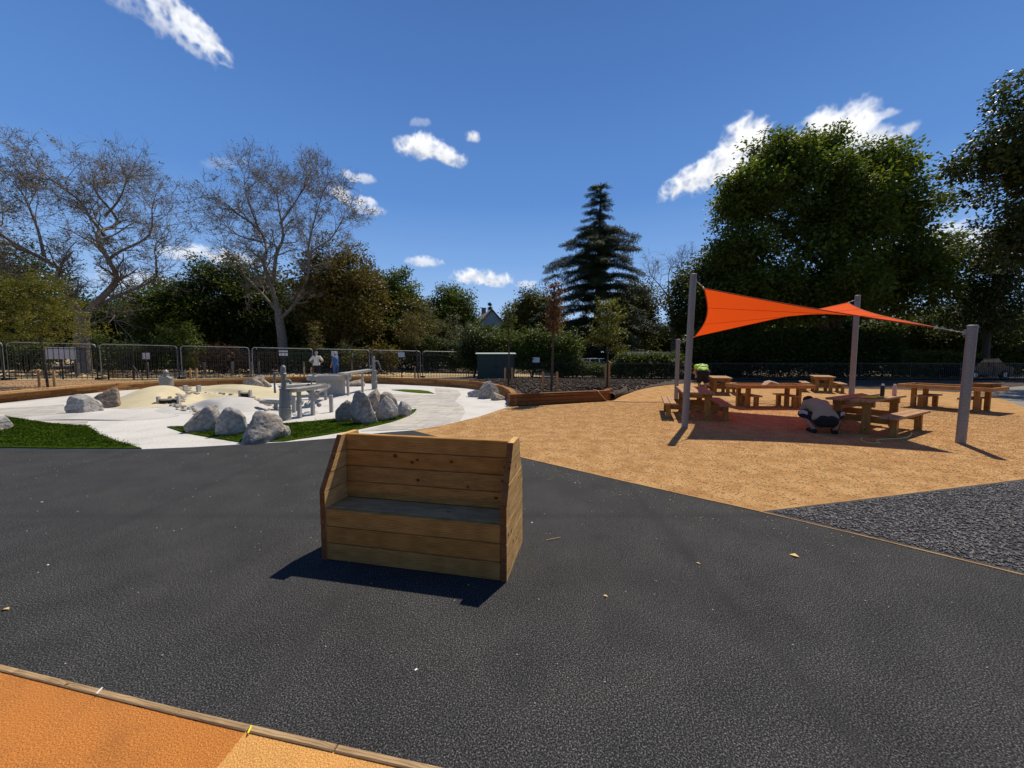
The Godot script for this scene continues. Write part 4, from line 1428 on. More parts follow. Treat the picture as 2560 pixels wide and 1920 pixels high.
func pumps():
	pedestal_pump(Vector3(-5.72, 0.006, -9.6), 0.15, 1.38, "nearest grey cast hand pump on tall pedestal, handle hanging down", true)
	pedestal_pump(Vector3(-6.75, 0.006, -18.8), PI + 0.3, 1.62, "far grey cast hand pump at the end of the high trough", false)
	trough("water_trough", Vector3(-5.58, 0.80, -9.6), Vector3(-5.32, 0.82, -11.0), 0.27, [-0.4, 0.1], "near grey round-ended trough on posts beside the nearest pump")
	trough("water_trough", Vector3(-8.5, 0.56, -13.9), Vector3(-7.15, 0.58, -14.7), 0.34, [-0.4, 0.5], "wide low grey trough behind the nearest pump")
	trough("water_trough", Vector3(-6.28, 0.50, -12.0), Vector3(-7.0, 0.54, -14.5), 0.28, [0.9], "narrow grey trough leading back to the round basin")
	trough("water_trough", Vector3(-7.75, 0.28, -11.75), Vector3(-6.25, 0.26, -11.4), 0.26, [-0.2, 0.6], "lowest grey trough just above the concrete, left of the nearest pump")
	trough("water_trough", Vector3(-6.8, 1.02, -18.45), Vector3(-6.75, 0.96, -15.1), 0.28, [-0.6, 1.0], "high grey trough from the far pump over the round basin")
	# round basin
	var b := thing("water_basin", "round grey stone basin with a wide lipped tray on top", "water basin", Vector3(-7.6, 0.006, -16.05))
	var g := Geo.new()
	g.lathe(Vector3.ZERO, [Vector2(0.56, 0), Vector2(0.55, 0.64)], 36)
	part("drum", g.mesh(), M.grey_fitting, b)
	var tray := Geo.new()
	var o := PackedVector2Array()
	for p in curve([Vector2(-0.95, 0.1), Vector2(-0.62, 0.62), Vector2(-0.42, 0.66), Vector2(-0.3, 0.80), Vector2(-0.18, 0.66), Vector2(0.45, 0.62), Vector2(0.78, 0.3), Vector2(0.8, -0.2), Vector2(0.4, -0.66), Vector2(-0.4, -0.66), Vector2(-0.85, -0.35), Vector2(-0.95, 0.1)], 4):
		o.append(p)
	o.remove_at(o.size() - 1)
	tray.prism(o, 0.64, 0.78)
	part("tray", tray.mesh(), M.grey_fitting, b)
	var rim := Geo.new()
	var ring := []
	var rr := []
	for p in o:
		ring.append(Vector3(p.x * 0.95, 0.80, p.y * 0.95))
		rr.append(0.045)
	ring.append(ring[0])
	rr.append(0.045)
	rim.tube(ring, rr, 8, false)
	part("rim", rim.mesh(), M.grey_fitting, b)
	# box pump on the mound
	var p := thing("box_pump", "squat grey pump box with a domed head on top of the sand mound", "water pump", Vector3(-14.75, 0.36, -16.35), 0.3)
	var c := Geo.new()
	c.lathe(Vector3.ZERO, [Vector2(0.24, 0), Vector2(0.235, 0.36), Vector2(0.22, 0.38), Vector2(0, 0.38)], 24)
	part("drum", c.mesh(), M.cast_metal, p)
	var q := Geo.new()
	q.lathe(Vector3(0, 0.37, 0), [Vector2(0.1, 0), Vector2(0.085, 0.1), Vector2(0.075, 0.18), Vector2(0.10, 0.19), Vector2(0.095, 0.25), Vector2(0.05, 0.3), Vector2(0, 0.31)], 18)
	part("head", q.mesh(), M.cast_metal, p)
	var w := Geo.new()
	w.box(Vector3(0.16, 0.36, 0.1), Vector3(0.2, 0.03, 0.18), Basis(Vector3(0, 0, 1), -0.6))
	part("chute", w.mesh(), M.cast_metal, p)
	# scoop wheel
	var s := thing("scoop_wheel", "grey water wheel of small metal scoops hanging between the troughs", "water wheel", Vector3(-5.75, 0.006, -10.95), 0.05)
	var axle := Geo.new()
	axle.tube([Vector3(-0.5, 0.46, 0), Vector3(0.55, 0.46, 0)], [0.02, 0.02], 10)
	part("axle", axle.mesh(), M.galvanised, s)
	for x in [-0.5, 0.55]:
		part("post", plank(Vector3(0.09, 0.50, 0.09), 0, 0.012), M.grey_fitting, s, moved(Vector3(x, 0.25, 0)))
	var cup := Geo.new()
	cup.lathe(Vector3.ZERO, [Vector2(0, -0.055), Vector2(0.035, -0.05), Vector2(0.062, -0.02), Vector2(0.068, 0.02), Vector2(0.062, 0.02), Vector2(0.055, -0.015), Vector2(0.03, -0.04), Vector2(0, -0.044)], 14)
	var cup_mesh := cup.mesh()
	for k in 9:
		var a := TAU * k / 9 + 0.2
		var d := Vector3(0, cos(a), sin(a))
		var arm := Geo.new()
		var hub := Vector3(0.02 + 0.03 * (k % 3), 0.46, 0)
		var end := hub + d * 0.31 + Vector3(0.05 * (k % 3 - 1), 0, 0)
		arm.tube([hub, end], [0.012, 0.012], 6)
		var m := part("arm", arm.mesh(), M.galvanised, s)
		part("scoop", cup_mesh, M.galvanised, m, Transform3D(Basis(Vector3(1, 0, 0), a + 1.2), end))
	# small levers standing in the troughs
	var lev := thing("sluice_lever", "short grey metal lever tilted up from the trough before the basin", "lever", Vector3(-7.55, 0.5, -14.4), 0.2)
	var lg := Geo.new()
	lg.tube([Vector3(0, 0.05, 0), Vector3(0.09, 0.42, 0.0)], [0.025, 0.025], 8)
	part("bar", lg.mesh(), M.cast_metal, lev)
	part("grip", plank(Vector3(0.16, 0.05, 0.06), 0, 0.01), M.cast_metal, lev, Transform3D(Basis(Vector3(0, 0, 1), 0.1), Vector3(0.12, 0.44, 0)))


# ---------------------------------------------------------------- fences

func railing(a: Vector3, b: Vector3, tall: float, gap: float, label: String, group: String):
	var r := thing("metal_railing", label, "railing", a, facing((b - a) * Vector3(1, 0, 1)), group)
	var l := Vector2(b.x - a.x, b.z - a.z).length()
	var drop := b.y - a.y
	var at := func(x: float) -> float: return drop * x / l
	for y in [0.1, tall - 0.08]:
		part("rail", plank(Vector3(snappedf(l, 0.01), 0.04, 0.012), 0, 0.002), M.railing_paint, r, Transform3D(Basis(Vector3(0, 0, 1), atan2(drop, l)), Vector3(l / 2, drop / 2 + y, 0)))
	part("post", plank(Vector3(0.05, tall + 0.05, 0.05), 0, 0.004), M.railing_paint, r, moved(Vector3(0, tall / 2, 0)))
	var bar := "bar %s" % tall
	if not meshes.has(bar):
		var g := Geo.new()
		g.box(Vector3(0, tall / 2 + 0.02, 0), Vector3(0.02, tall - 0.04, 0.02))
		meshes[bar] = g.mesh()
	var n := int(l / gap)
	for k in range(1, n):
		var x := l * k / n
		part("bar", meshes[bar], M.railing_paint, r, moved(Vector3(x, at.call(x), 0)))


func mesh_panel(a: Vector3, b: Vector3, label: String):
	var p := thing("mesh_fence_panel", label, "fence panel", a, facing((b - a) * Vector3(1, 0, 1)), "temporary mesh fence panels")
	var l := Vector2(b.x - a.x, b.z - a.z).length()
	var tilt := (b.y - a.y) / l
	var h := 1.92
	var r := 0.16
	var line := [Vector3(0.03, 0.05, 0), Vector3(0.03, h - r, 0)]
	for k in range(1, 5):
		var t := PI / 2 * k / 5
		line.append(Vector3(0.03 + r - r * cos(t), h - r + r * sin(t), 0))
	line.append(Vector3(0.03 + r, h, 0))
	line.append(Vector3(l - 0.03 - r, h + tilt * l, 0))
	for k in range(1, 6):
		var t := PI / 2 * k / 5
		line.append(Vector3(l - 0.03 - r + r * sin(t), h + tilt * l - r + r * cos(t), 0))
	line.append(Vector3(l - 0.03, 0.05 + tilt * l, 0))
	var rr := []
	for q in line:
		rr.append(0.024)
	var g := Geo.new()
	g.tube(line, rr, 8)
	part("frame", g.mesh(), M.panel_tube, p)
	var w := Geo.new()
	var n := int(l / 0.1)
	for k in range(1, n):
		var x := l * k / n
		w.box(Vector3(x, h / 2 + tilt * x, 0), Vector3(0.004, h - 0.16, 0.004))
	for k in 8:
		w.box(Vector3(l / 2, 0.15 + k * 0.235 + tilt * l / 2, 0.004), Vector3(l - 0.1, 0.004, 0.004), Basis(Vector3(0, 0, 1), atan(tilt)))
	part("wire_mesh", w.mesh(), M.wire, p)
	var f := Geo.new()
	f.box(Vector3(0, 0.03, 0), Vector3(0.22, 0.12, 0.7))
	part("foot_block", f.mesh(), M.black_rubber, p)


func fences():
	var ords := ["first", "second", "third", "fourth", "fifth", "sixth", "seventh", "eighth"]
	for k in 8:
		mesh_panel(fence_at(k - 1 + 0.01) + Vector3(-0.1, 0, -0.22), fence_at(k - 0.02) + Vector3(-0.1, 0, -0.22), "%s tall wire mesh fence panel from the left, behind the black railing" % ords[k])
	var n := 0
	for k in range(-2, 7):
		var a := fence_at(k)
		var b := fence_at(k + 1)
		railing(a, b, 1.72, 0.2, "%s tall black bar railing section counted from the left edge" % (ords + ["ninth"])[k + 2], "tall black railing sections")
	var pts := [fence_at(7), Vector3(-1.2, 0.05, -28.1), Vector3(2.0, 0.05, -27.6), Vector3(5.0, 0.04, -27.2), Vector3(8.0, 0.02, -27), Vector3(11.0, 0.0, -27), Vector3(14.0, 0, -27), Vector3(17.5, 0, -27), Vector3(21, 0, -27), Vector3(24.5, 0, -27), Vector3(28, 0, -27), Vector3(31.5, 0, -27), Vector3(35, 0, -27), Vector3(38.5, 0, -27)]
	var names := ["behind the green cabinet's left side", "behind the green cabinet", "behind the thin tree with two stakes", "behind the reddish young tree", "behind the rightmost young tree", "behind the slim sail post", "behind the worker in the yellow vest", "behind the picnic table beside the yellow vest", "behind the long table in the middle", "behind the far end-on picnic table", "in front of the clipped hedge", "behind the short right sail post", "in front of the dark parked car"]
	for k in pts.size() - 1:
		railing(pts[k], pts[k + 1], 1.2, 0.14, "low black bar railing section %s" % names[k], "low black railing sections")
	# notices tied to the fence
	var signs := [[Vector3(-24.214, 1.791, -20.5), 1.17, 0.64, "wide white banner board hung on the fence behind the feathery young tree"], [Vector3(-20.955, 1.645, -21.9), 0.32, 0.36, "small white notice behind the mesh gate"], [Vector3(-14.399, 1.826, -24.2), 0.47, 0.33, "white notice on the fence by the bare tree's trunk"], [Vector3(-11.527, 1.807, -25), 0.37, 0.32, "white notice beside the man in blue"], [Vector3(-7.598, 1.738, -26.6), 0.43, 0.34, "white notice on the fence left of the closed mesh gate"], [Vector3(1.731, 1.374, -27.3), 0.5, 0.36, "white notice on a dark post right of the green cabinet"]]
	for s in signs:
		var o := thing("notice_board", s[3], "notice", s[0], 0.42 if s[0].x < -6 else 0.0, "white notices on the fences")
		part("sheet", plank(Vector3(s[1], s[2], 0.012), 0, 0.003), M.white_board, o, moved(Vector3(0, 0, -0.3)))
		var st := Geo.new()
		st.box(Vector3(0, -s[0].y / 2 + 0.15, -0.33), Vector3(0.06, s[0].y + 0.1, 0.04))
		part("post", st.mesh(), M.railing_paint, o)
	# mesh gate with a brace
	var gate := thing("mesh_gate", "black mesh gate with a diagonal brace behind the sand mound", "gate", fence_at(1.15) + Vector3(0.15, 0, 0.25), facing((fence_at(2) - fence_at(1)) * Vector3(1, 0, 1)))
	for x in [0.0, 1.05]:
		part("post", plank(Vector3(0.06, 1.85, 0.06), 0, 0.005), M.railing_paint, gate, moved(Vector3(x, 0.92, 0)))
	for y in [0.12, 1.0, 1.6]:
		part("rail", plank(Vector3(0.99, 0.04, 0.03), 0, 0.004), M.railing_paint, gate, moved(Vector3(0.525, y, 0)))
	var br := Geo.new()
	br.tube([Vector3(1.05, 0.75, 0.03), Vector3(1.5, 0.02, 0.25)], [0.025, 0.025], 6)
	part("brace", br.mesh(), M.railing_paint, gate)
	var wires := Geo.new()
	for k in 19:
		wires.box(Vector3(0.05 + k * 0.052, 0.86, 0.01), Vector3(0.007, 1.45, 0.007))
	part("wire_mesh", wires.mesh(), M.railing_paint, gate)
	# weathered stub posts in the litter
	for k in 8:
		var at: Vector3 = [Vector3(-27.103, 1.027, -24), Vector3(-23.731, 1.003, -25), Vector3(-21.582, 0.955, -27), Vector3(-20.371, 0.931, -28), Vector3(-19.001, 0.931, -28), Vector3(-19.102, 0.998, -29), Vector3(-15.966, 0.896, -29.5), Vector3(-12.906, 0.86, -31)][k]
		at.y = 0.3
		var where: String = ["by the banner", "by the small notice", "behind the box pump", "left of the bare tree", "nearest the bare tree's trunk", "beneath the right bare tree", "behind the man in white", "behind the man in blue"][k]
		solo("stub_post", plank(Vector3(0.12, 0.95, 0.12), k, 0.02), M.grey_post, "weathered grey stub post in the litter %s" % where, "post", at + Vector3(0, 0.45, 0), "weathered stub posts")
	# low dark kerb boards along the fence foot
	for k in 3:
		var a := fence_at(-1 + k * 1.2) + Vector3(0.12, -0.1, 0.3)
		var b := fence_at(0.2 + k * 1.2) + Vector3(0.12, -0.1, 0.3)
		solo("kerb_board", plank(Vector3(3.9, 0.22, 0.06), k, 0.008), M.sleeper_dark, "dark gravel board along the fence foot, %s from the left" % ords[k], "board", Vector3.ZERO, "gravel boards").transform = between(a, b)


func cabinet():
	var c := thing("utility_cabinet", "dark green metal utility cabinet with a pale sloping roof", "cabinet", Vector3(-1.08, 0.12, -25.6), 0.05)
	part("body", plank(Vector3(2.42, 1.66, 0.9), 0, 0.01), M.cabinet_green, c, moved(Vector3(0, 0.83, 0)))
	for s in [-1.0, 1.0]:
		var d := part("door", plank(Vector3(1.15, 1.5, 0.03), 0, 0.006), M.cabinet_green, c, moved(Vector3(s * 0.585, 0.84, 0.464)))
		var h := Geo.new()
		h.box(Vector3(-s * 0.48, 0, 0.03), Vector3(0.04, 0.16, 0.03))
		part("handle", h.mesh(), M.railing_paint, d)
	part("roof", plank(Vector3(2.66, 0.04, 1.12), 0, 0.01), M.cabinet_roof, c, Transform3D(Basis(Vector3(1, 0, 0), 0.07), Vector3(0, 1.70, 0.03)))


# ---------------------------------------------------------------- trees

func clump_mesh(sd: int, count: int, radius: float, leaf: float, narrow := 0.6, flatten := 0.8, hang := 0.2) -> ArrayMesh:
	# a spray of separate folded leaves
	var key := "clump %d %d %s %s %s %s" % [sd, count, radius, leaf, narrow, flatten]
	if meshes.has(key):
		return meshes[key]
	var r := RandomNumberGenerator.new()
	r.seed = sd
	var g := Geo.new()
	for k in count:
		var d := Vector3(r.randfn(), r.randfn(), r.randfn()).normalized()
		var p := d * radius * pow(r.randf(), 0.5) * Vector3(1, flatten, 1)
		var out := (d * 0.7 + Vector3(r.randfn(), r.randfn() * 0.6 - hang, r.randfn()) * 0.7).normalized()
		var side := out.cross(Vector3(r.randfn() * 0.5, 1.0, r.randfn() * 0.5)).normalized()
		var up := side.cross(out)
		var l := leaf * r.randf_range(0.65, 1.2)
		var w := l * narrow * 0.5
		var tone := r.randf_range(0.65, 1.35)
		var c := Color(tone * r.randf_range(0.85, 1.2), tone, tone * r.randf_range(0.6, 1.2))
		var a := p
		var b := p + out * l * 0.45 + side * w - up * l * 0.08
		var t := p + out * l - up * l * 0.12 * hang
		var e := p + out * l * 0.45 - side * w - up * l * 0.08
		g.tri(a, b, t, (b - a).cross(t - a).normalized())
		g.tri(a, t, e, (t - a).cross(e - a).normalized())
		for i in 6:
			g.c.append(c)
	meshes[key] = g.mesh()
	return meshes[key]


func foliage(called: String, parent: Node, spots: Array, mesh: Mesh, material: Material) -> MultiMeshInstance3D:
	# spots: [place, size, tone]
	var mm := MultiMesh.new()
	mm.transform_format = MultiMesh.TRANSFORM_3D
	mm.use_colors = true
	mm.mesh = mesh
	mm.instance_count = spots.size()
	for k in spots.size():
		var s: Array = spots[k]
		var turn := Basis(Vector3.UP, rng.randf() * TAU) * Basis(Vector3(1, 0, 0), rng.randf_range(-0.5, 0.5))
		mm.set_instance_transform(k, Transform3D(turn.scaled(Vector3.ONE * s[1]), s[0]))
		var t: float = s[2]
		mm.set_instance_color(k, Color(t * rng.randf_range(0.9, 1.12), t, t * rng.randf_range(0.85, 1.1)))
	var o := MultiMeshInstance3D.new()
	o.name = called
	o.multimesh = mm
	o.material_override = material
	parent.add_child(o, true)
	stuff(o)
	return o


func crown_spots(n: int, centre: Vector3, half: Vector3, sd: int, holes := -0.12, outer := 0.42, size := Vector2(0.8, 1.25)) -> Array:
	var f := FastNoiseLite.new()
	f.seed = sd
	f.frequency = 1.0
	f.fractal_octaves = 2
	var out := []
	var tries := 0
	while out.size() < n and tries < n * 8:
		tries += 1
		var d := Vector3(rng.randfn(), rng.randfn(), rng.randfn()).normalized()
		var lumps := 1.0 + 0.30 * f.get_noise_3dv(d * 1.7) + 0.22 * f.get_noise_3dv(d * 4.5)
		var r := pow(rng.randf(), outer) * lumps
		var p := d * r
		if p.y < -0.72:
			continue
		var w := p * half
		if f.get_noise_3dv(w * (2.3 / maxf(half.x, 2.0)) + Vector3(31, 7, 3)) < holes and r > 0.35:
			continue
		out.append([centre + w, rng.randf_range(size.x, size.y), rng.randf_range(0.75, 1.2)])
	return out


func leafy_tree(called: String, label: String, x: float, z: float, top: float, low: float, wide: float, look: String, bark: String, n: int, leaf := 0.24, group := "trees beyond the fence", clump := 1.0, per := 46, holes := -0.12):
	var t := thing(called, label, "tree", Vector3(x, 0.0, z), rng.randf() * TAU, group)
	var h := top - low
	var half := Vector3(wide / 2 * 0.92, h / 2 * 0.95, wide / 2 * 0.85)
	var centre := Vector3(0, low + h / 2, 0)
	var g := Geo.new()
	var r := maxf(0.12, top * 0.022)
	var lean := Vector3(rng.randf_range(-0.4, 0.4), 0, rng.randf_range(-0.4, 0.4))
	g.tube([Vector3(0, -0.3, 0), Vector3(0, 0.5, 0), Vector3(0, low, 0) + lean * 0.4, centre + lean, centre + Vector3(0, h * 0.3, 0) + lean], [r * 1.35, r, r * 0.85, r * 0.55, r * 0.2], 9, false)
	for k in 7:
		var a := TAU * k / 7 + rng.randf()
		var from := Vector3(0, lerpf(low, low + h * 0.5, k / 7.0), 0) + lean * 0.5
		var to := centre + Vector3(cos(a), rng.randf_range(-0.3, 0.6), sin(a)) * half * 0.75
		g.tube([from, from.lerp(to, 0.5) + Vector3(0, -h * 0.03, 0), to], [r * 0.45, r * 0.28, r * 0.08], 6, false)
	part("trunk", g.mesh(), M[bark], t)
	var spots := crown_spots(n, centre, half, int(absf(x) * 37) + int(top * 11), holes, 0.42, Vector2(0.75, 1.3) * clump)
	foliage("crown", t, spots, clump_mesh(int(leaf * 100) + per, per, 0.85, leaf / clump), M[look])


func lobed_tree(label: String, base: Vector3, lobes: Array, look := "plane_leaf", leaf := 0.29, clump := 1.0):
	var t := thing("plane_tree", label, "tree", base, 0.0, "big broadleaf trees")
	var g := Geo.new()
	g.tube([Vector3(0, -0.3, 0), Vector3(0, 0.6, 0), Vector3(0.1, 4.0, 0), Vector3(-0.2, 9.0, 0), Vector3(0.2, 15.0, 0)], [0.75, 0.55, 0.48, 0.36, 0.1], 10, false)
	var spots := []
	var k := 0
	for l in lobes:
		var c: Vector3 = l[0] - base
		var from := Vector3(0, clampf(c.y * 0.55, 2.5, 9.0), 0)
		g.tube([from, from.lerp(c, 0.55) + Vector3(0, 0.5, 0), c, c + Vector3(0, l[1].y * 0.6, 0)], [0.24, 0.17, 0.1, 0.03], 7, false)
		for e in 4:
			var a := TAU * e / 4 + k
			g.tube([c, c + Vector3(cos(a), 0.3, sin(a)) * l[1] * 0.75], [0.09, 0.02], 5, false)
		spots += crown_spots(l[2], c, l[1], 70 + k * 9, -0.02, 0.5, Vector2(0.45, 1.4) * clump)
		k += 1
	part("trunk", g.mesh(), M.dark_bark, t)
	foliage("crown", t, spots, clump_mesh(83, 44, 0.9, leaf / clump), M[look])


func grow(g: Geo, from: Vector3, dir: Vector3, long: float, r: float, level: int, tips: Array, lift: float, tint := Color.WHITE):
	var n := clampi(int(long / 0.55), 3, 9)
	var pts := [from]
	var rr := [r]
	var d := dir
	var dirs := [d]
	var wob := 0.34 if level < 3 else 0.22
	for k in n:
		d = (d + Vector3(rng.randfn(), rng.randfn() * 0.8 + lift, rng.randfn()) * wob).normalized()
		pts.append(pts[-1] + d * long / n)
		rr.append(lerpf(r, r * 0.42, float(k + 1) / n))
		dirs.append(d)
	g.tube(pts, rr, 6 if r > 0.1 else (4 if r > 0.03 else 3), false, Color(0.80, 0.735, 0.63))
	if level == 0:
		tips.append(pts[-1])
		return
	var kids := [0, 5, 5, 4, 5][level] as int
	for k in kids:
		var at := clampi(int(lerpf(1.0, n, (k + 0.7) / kids)), 1, n)
		var axis := Vector3(rng.randfn(), rng.randfn(), rng.randfn()).cross(dirs[at]).normalized()
		var nd: Vector3 = dirs[at].rotated(axis, rng.randf_range(0.45, 1.05))
		grow(g, pts[at], nd, long * rng.randf_range(0.48, 0.72), maxf(rr[at] * rng.randf_range(0.42, 0.6), 0.011), level - 1, tips, lift)


func bare_tree(label: String, base: Vector3, limbs: Array, twig := 3.0, leaf_share := 0.16, look := "dry_leaf"):
	# limbs: [points, first radius, last radius, branch level]
	var t := thing("bare_plane_tree", label, "tree", base, 0.0, "nearly bare plane trees")
	var g := Geo.new()
	var tips := []
	for l in limbs:
		var pts := []
		for p in (l[0] if l[3] == 0 else l[0].slice(0, -1)):
			pts.append(p - base)
		for k in range(1, pts.size()):
			pts[k] += Vector3(0, 0, rng.randf_range(-0.8, 0.8) * (k if l[3] > 0 else 0) * 0.45)
		pts = curve(pts, 3)
		var rr := []
		for k in pts.size():
			rr.append(lerpf(l[1], l[2], pow(float(k) / (pts.size() - 1), 0.8)) * (1.0 if l[3] == 0 else 0.74))
		g.tube(pts, rr, 10, false, Color(0.70, 0.635, 0.545))
		if l[3] == 0:
			continue
		for k in range(3, pts.size()):
			var d: Vector3 = (pts[k] - pts[k - 1]).normalized()
			for e in (1 + (k % 2) if k < pts.size() - 1 else 4):
				var axis := Vector3(rng.randfn(), rng.randfn(), rng.randfn() * 0.7).cross(d).normalized()
				var f := float(k) / pts.size()
				grow(g, pts[k], d.rotated(axis, rng.randf_range(0.5, 1.1) if e == 0 else rng.randf_range(0.1, 0.6)), twig * rng.randf_range(0.65, 1.15) * (1.0 if f > 0.4 else 0.85), clampf(rr[k] * 0.5, 0.03, 0.075), l[3], tips, 0.10)
	part("trunk", g.mesh(), M.plane_bark, t)
	var spots := []
	for p in tips:
		if rng.randf() < leaf_share:
			spots.append([p, rng.randf_range(0.5, 1.1), rng.randf_range(0.6, 1.3)])
	foliage("crown", t, spots, clump_mesh(7, 3, 0.2, 0.15, 0.7), M[look])


func cedar(label: String, base: Vector3, tall: float, wide: float):
	var t := thing("cedar_tree", label, "tree", base)
	var g := Geo.new()
	g.tube([Vector3(0, -0.3, 0), Vector3(0, tall * 0.3, 0), Vector3(0.1, tall * 0.7, 0), Vector3(0.15, tall, 0)], [0.5, 0.4, 0.2, 0.03], 9, false)
	var spots := []
	var y := 1.6
	while y < tall - 0.2:
		var f := (y - 1.6) / (tall - 1.6)
		var reach := wide / 2 * (pow(1.0 - f, 0.52) * (1.0 if f < 0.70 else 0.62) + 0.02) * rng.randf_range(0.78, 1.12)
		var n := 10 if f < 0.75 else 6
		for k in n:
			var a := TAU * (k + rng.randf() * 0.8) / n + y * 2.4
			var d := Vector3(cos(a), 0, sin(a))
			var l := reach * rng.randf_range(0.55, 1.15)
			var start := y + rng.randf_range(-0.25, 0.25)
			var pts := [Vector3(0, start, 0)]
			var rr := [0.10 * (1 - f) + 0.02]
			var rise := lerpf(0.16, 0.5, f)
			var m := 6
			for e in m:
				var s := (e + 1.0) / m
				pts.append(Vector3(0, start, 0) + d * l * s + Vector3(0, l * (rise * s - 0.42 * s * s), 0))
				rr.append(lerpf(rr[0], 0.01, s))
			g.tube(pts, rr, 4, false)
			var count := int(l * 6.5) + 4
			for e in count:
				var s := lerpf(0.1, 1.03, (e + rng.randf()) / count)
				var p := Vector3(0, start, 0) + d * l * s + Vector3(0, l * (rise * s - 0.42 * s * s), 0)
				var off := Vector3(-d.z, 0, d.x) * rng.randf_range(-1, 1) * l * 0.24 * (1.1 - s)
				spots.append([p + off + Vector3(0, -absf(rng.randfn()) * 0.10, 0), rng.randf_range(0.55, 0.95) * (0.7 if f > 0.7 else 1.0), rng.randf_range(0.7, 1.25)])
		y += lerpf(1.35, 0.75, f)
	part("trunk", g.mesh(), M.dark_bark, t)
	foliage("crown", t, spots, clump_mesh(91, 56, 0.60, 0.34, 0.16, 0.2, 0.7), M.needle)


func shrub(called: String, label: String, at: Vector3, size: Vector3, look: String, n: int, group: String, leaf := 0.16, category := "shrub"):
	var t := thing(called, label, category, at, 0.0, group)
	var g := Geo.new()
	for k in 6:
		var a := TAU * k / 6 + rng.randf()
		var to := Vector3(cos(a) * size.x * 0.3, size.y * rng.randf_range(0.6, 0.85), sin(a) * size.z * 0.3)
		g.tube([Vector3(0, -0.1, 0), to * Vector3(0.5, 0.6, 0.5), to], [0.035, 0.025, 0.01], 5, false)
	part("stem", g.mesh(), M.dark_bark, t)
	var spots := crown_spots(n, Vector3(0, size.y * 0.55, 0), size * Vector3(0.5, 0.52, 0.5), int(at.x * 13 + 400), -0.3, 0.5, Vector2(0.4, 0.75))
	foliage("foliage", t, spots, clump_mesh(int(leaf * 1000), 40, 0.75, leaf * 1.8), M[look])


func hedge(called: String, label: String, at: Vector3, size: Vector3, look: String, n: int, group: String, leaf := 0.14):
	var t := thing(called, label, "hedge", at, 0.0, group)
	var g := Geo.new()
	for k in int(size.x / 1.2) + 1:
		var x := (k + 0.5) * 1.2 - size.x / 2
		g.tube([Vector3(x, -0.1, 0), Vector3(x + 0.1, size.y * 0.7, 0.05)], [0.05, 0.02], 5, false)
	part("stem", g.mesh(), M.dark_bark, t)
	var spots := []
	var f := FastNoiseLite.new()
	f.seed = n
	f.frequency = 0.35
	for k in n:
		var p := Vector3(rng.randf_range(-0.5, 0.5), 0, rng.randf_range(-0.5, 0.5)) * size
		var lump := 1.0 + 0.28 * f.get_noise_2d(p.x + at.x, p.z * 2.0)
		p.y = size.y * lump * pow(rng.randf(), 0.55) * (1.0 - 0.25 * pow(absf(p.z) * 2 / size.z, 4))
		spots.append([p, rng.randf_range(0.45, 0.85) * (1.5 if size.y > 4.5 else 1.0), rng.randf_range(0.7, 1.25)])
	foliage("foliage", t, spots, clump_mesh(int(leaf * 1000) + 1, 40, 0.75, leaf * 1.8), M[look])


func staked_tree(label: String, base: Vector3, tall: float, lean: Vector3, stakes: Array, post: float, look: String, n: int, wide: float, crown_low: float, leaf := 0.12, narrow := 0.5, squash := 1.0):
	var t := thing("young_tree", label, "tree", base, 0.0, "young staked trees")
	var g := Geo.new()
	var tip := Vector3(0, tall, 0) + lean
	g.tube([Vector3(0, -0.1, 0), Vector3(0.02, tall * 0.35, 0) + lean * 0.2, Vector3(-0.02, tall * 0.7, 0) + lean * 0.6, tip], [0.045, 0.038, 0.026, 0.008], 7, false)
	var spots := []
	var m := 16
	for k in m:
		var f := lerpf(crown_low, 0.97, (k + rng.randf()) / m)
		var a := k * 2.4 + rng.randf()
		var from := Vector3(0, tall * f, 0) + lean * f
		var l := wide / 2 * (1.15 - f * 0.75) * rng.randf_range(0.6, 1.1)
		var d := Vector3(cos(a), 0.35 * squash, sin(a)).normalized()
		g.tube([from, from + d * l * 0.6, from + d * l + Vector3(0, -0.05 * l, 0)], [0.014, 0.01, 0.004], 4, false)
		for e in int(n / m):
			var s := rng.randf_range(0.3, 1.05)
			spots.append([from + d * l * s + Vector3(rng.randfn(), rng.randfn() * 0.6, rng.randfn()) * 0.08 * wide, rng.randf_range(0.5, 1.0), rng.randf_range(0.7, 1.3)])
	part("trunk", g.mesh(), M.dark_bark, t)
	foliage("crown", t, spots, clump_mesh(int(leaf * 1000) + 5, 14, 0.22, leaf, narrow, 0.6, 0.4), M[look])
	for s in stakes:
		var p := thing("tree_stake", "round timber stake %s" % s[1], "stake", base + Vector3(s[0], -0.05, 0.05), 0.0, "stakes of the young trees")
		var q := Geo.new()
		q.tube([Vector3.ZERO, Vector3(0, post - 0.02, 0), Vector3(0, post, 0)], [0.045, 0.045, 0.035], 10)
		part("pole", q.mesh(), M.stake_wood, p)
		var b := Geo.new()
		b.tube([Vector3(0, post * 0.82, 0.0), Vector3(-s[0], post * 0.8, -0.05)], [0.02, 0.02], 6)
		part("rubber_tie", b.mesh(), M.black_rubber, p)


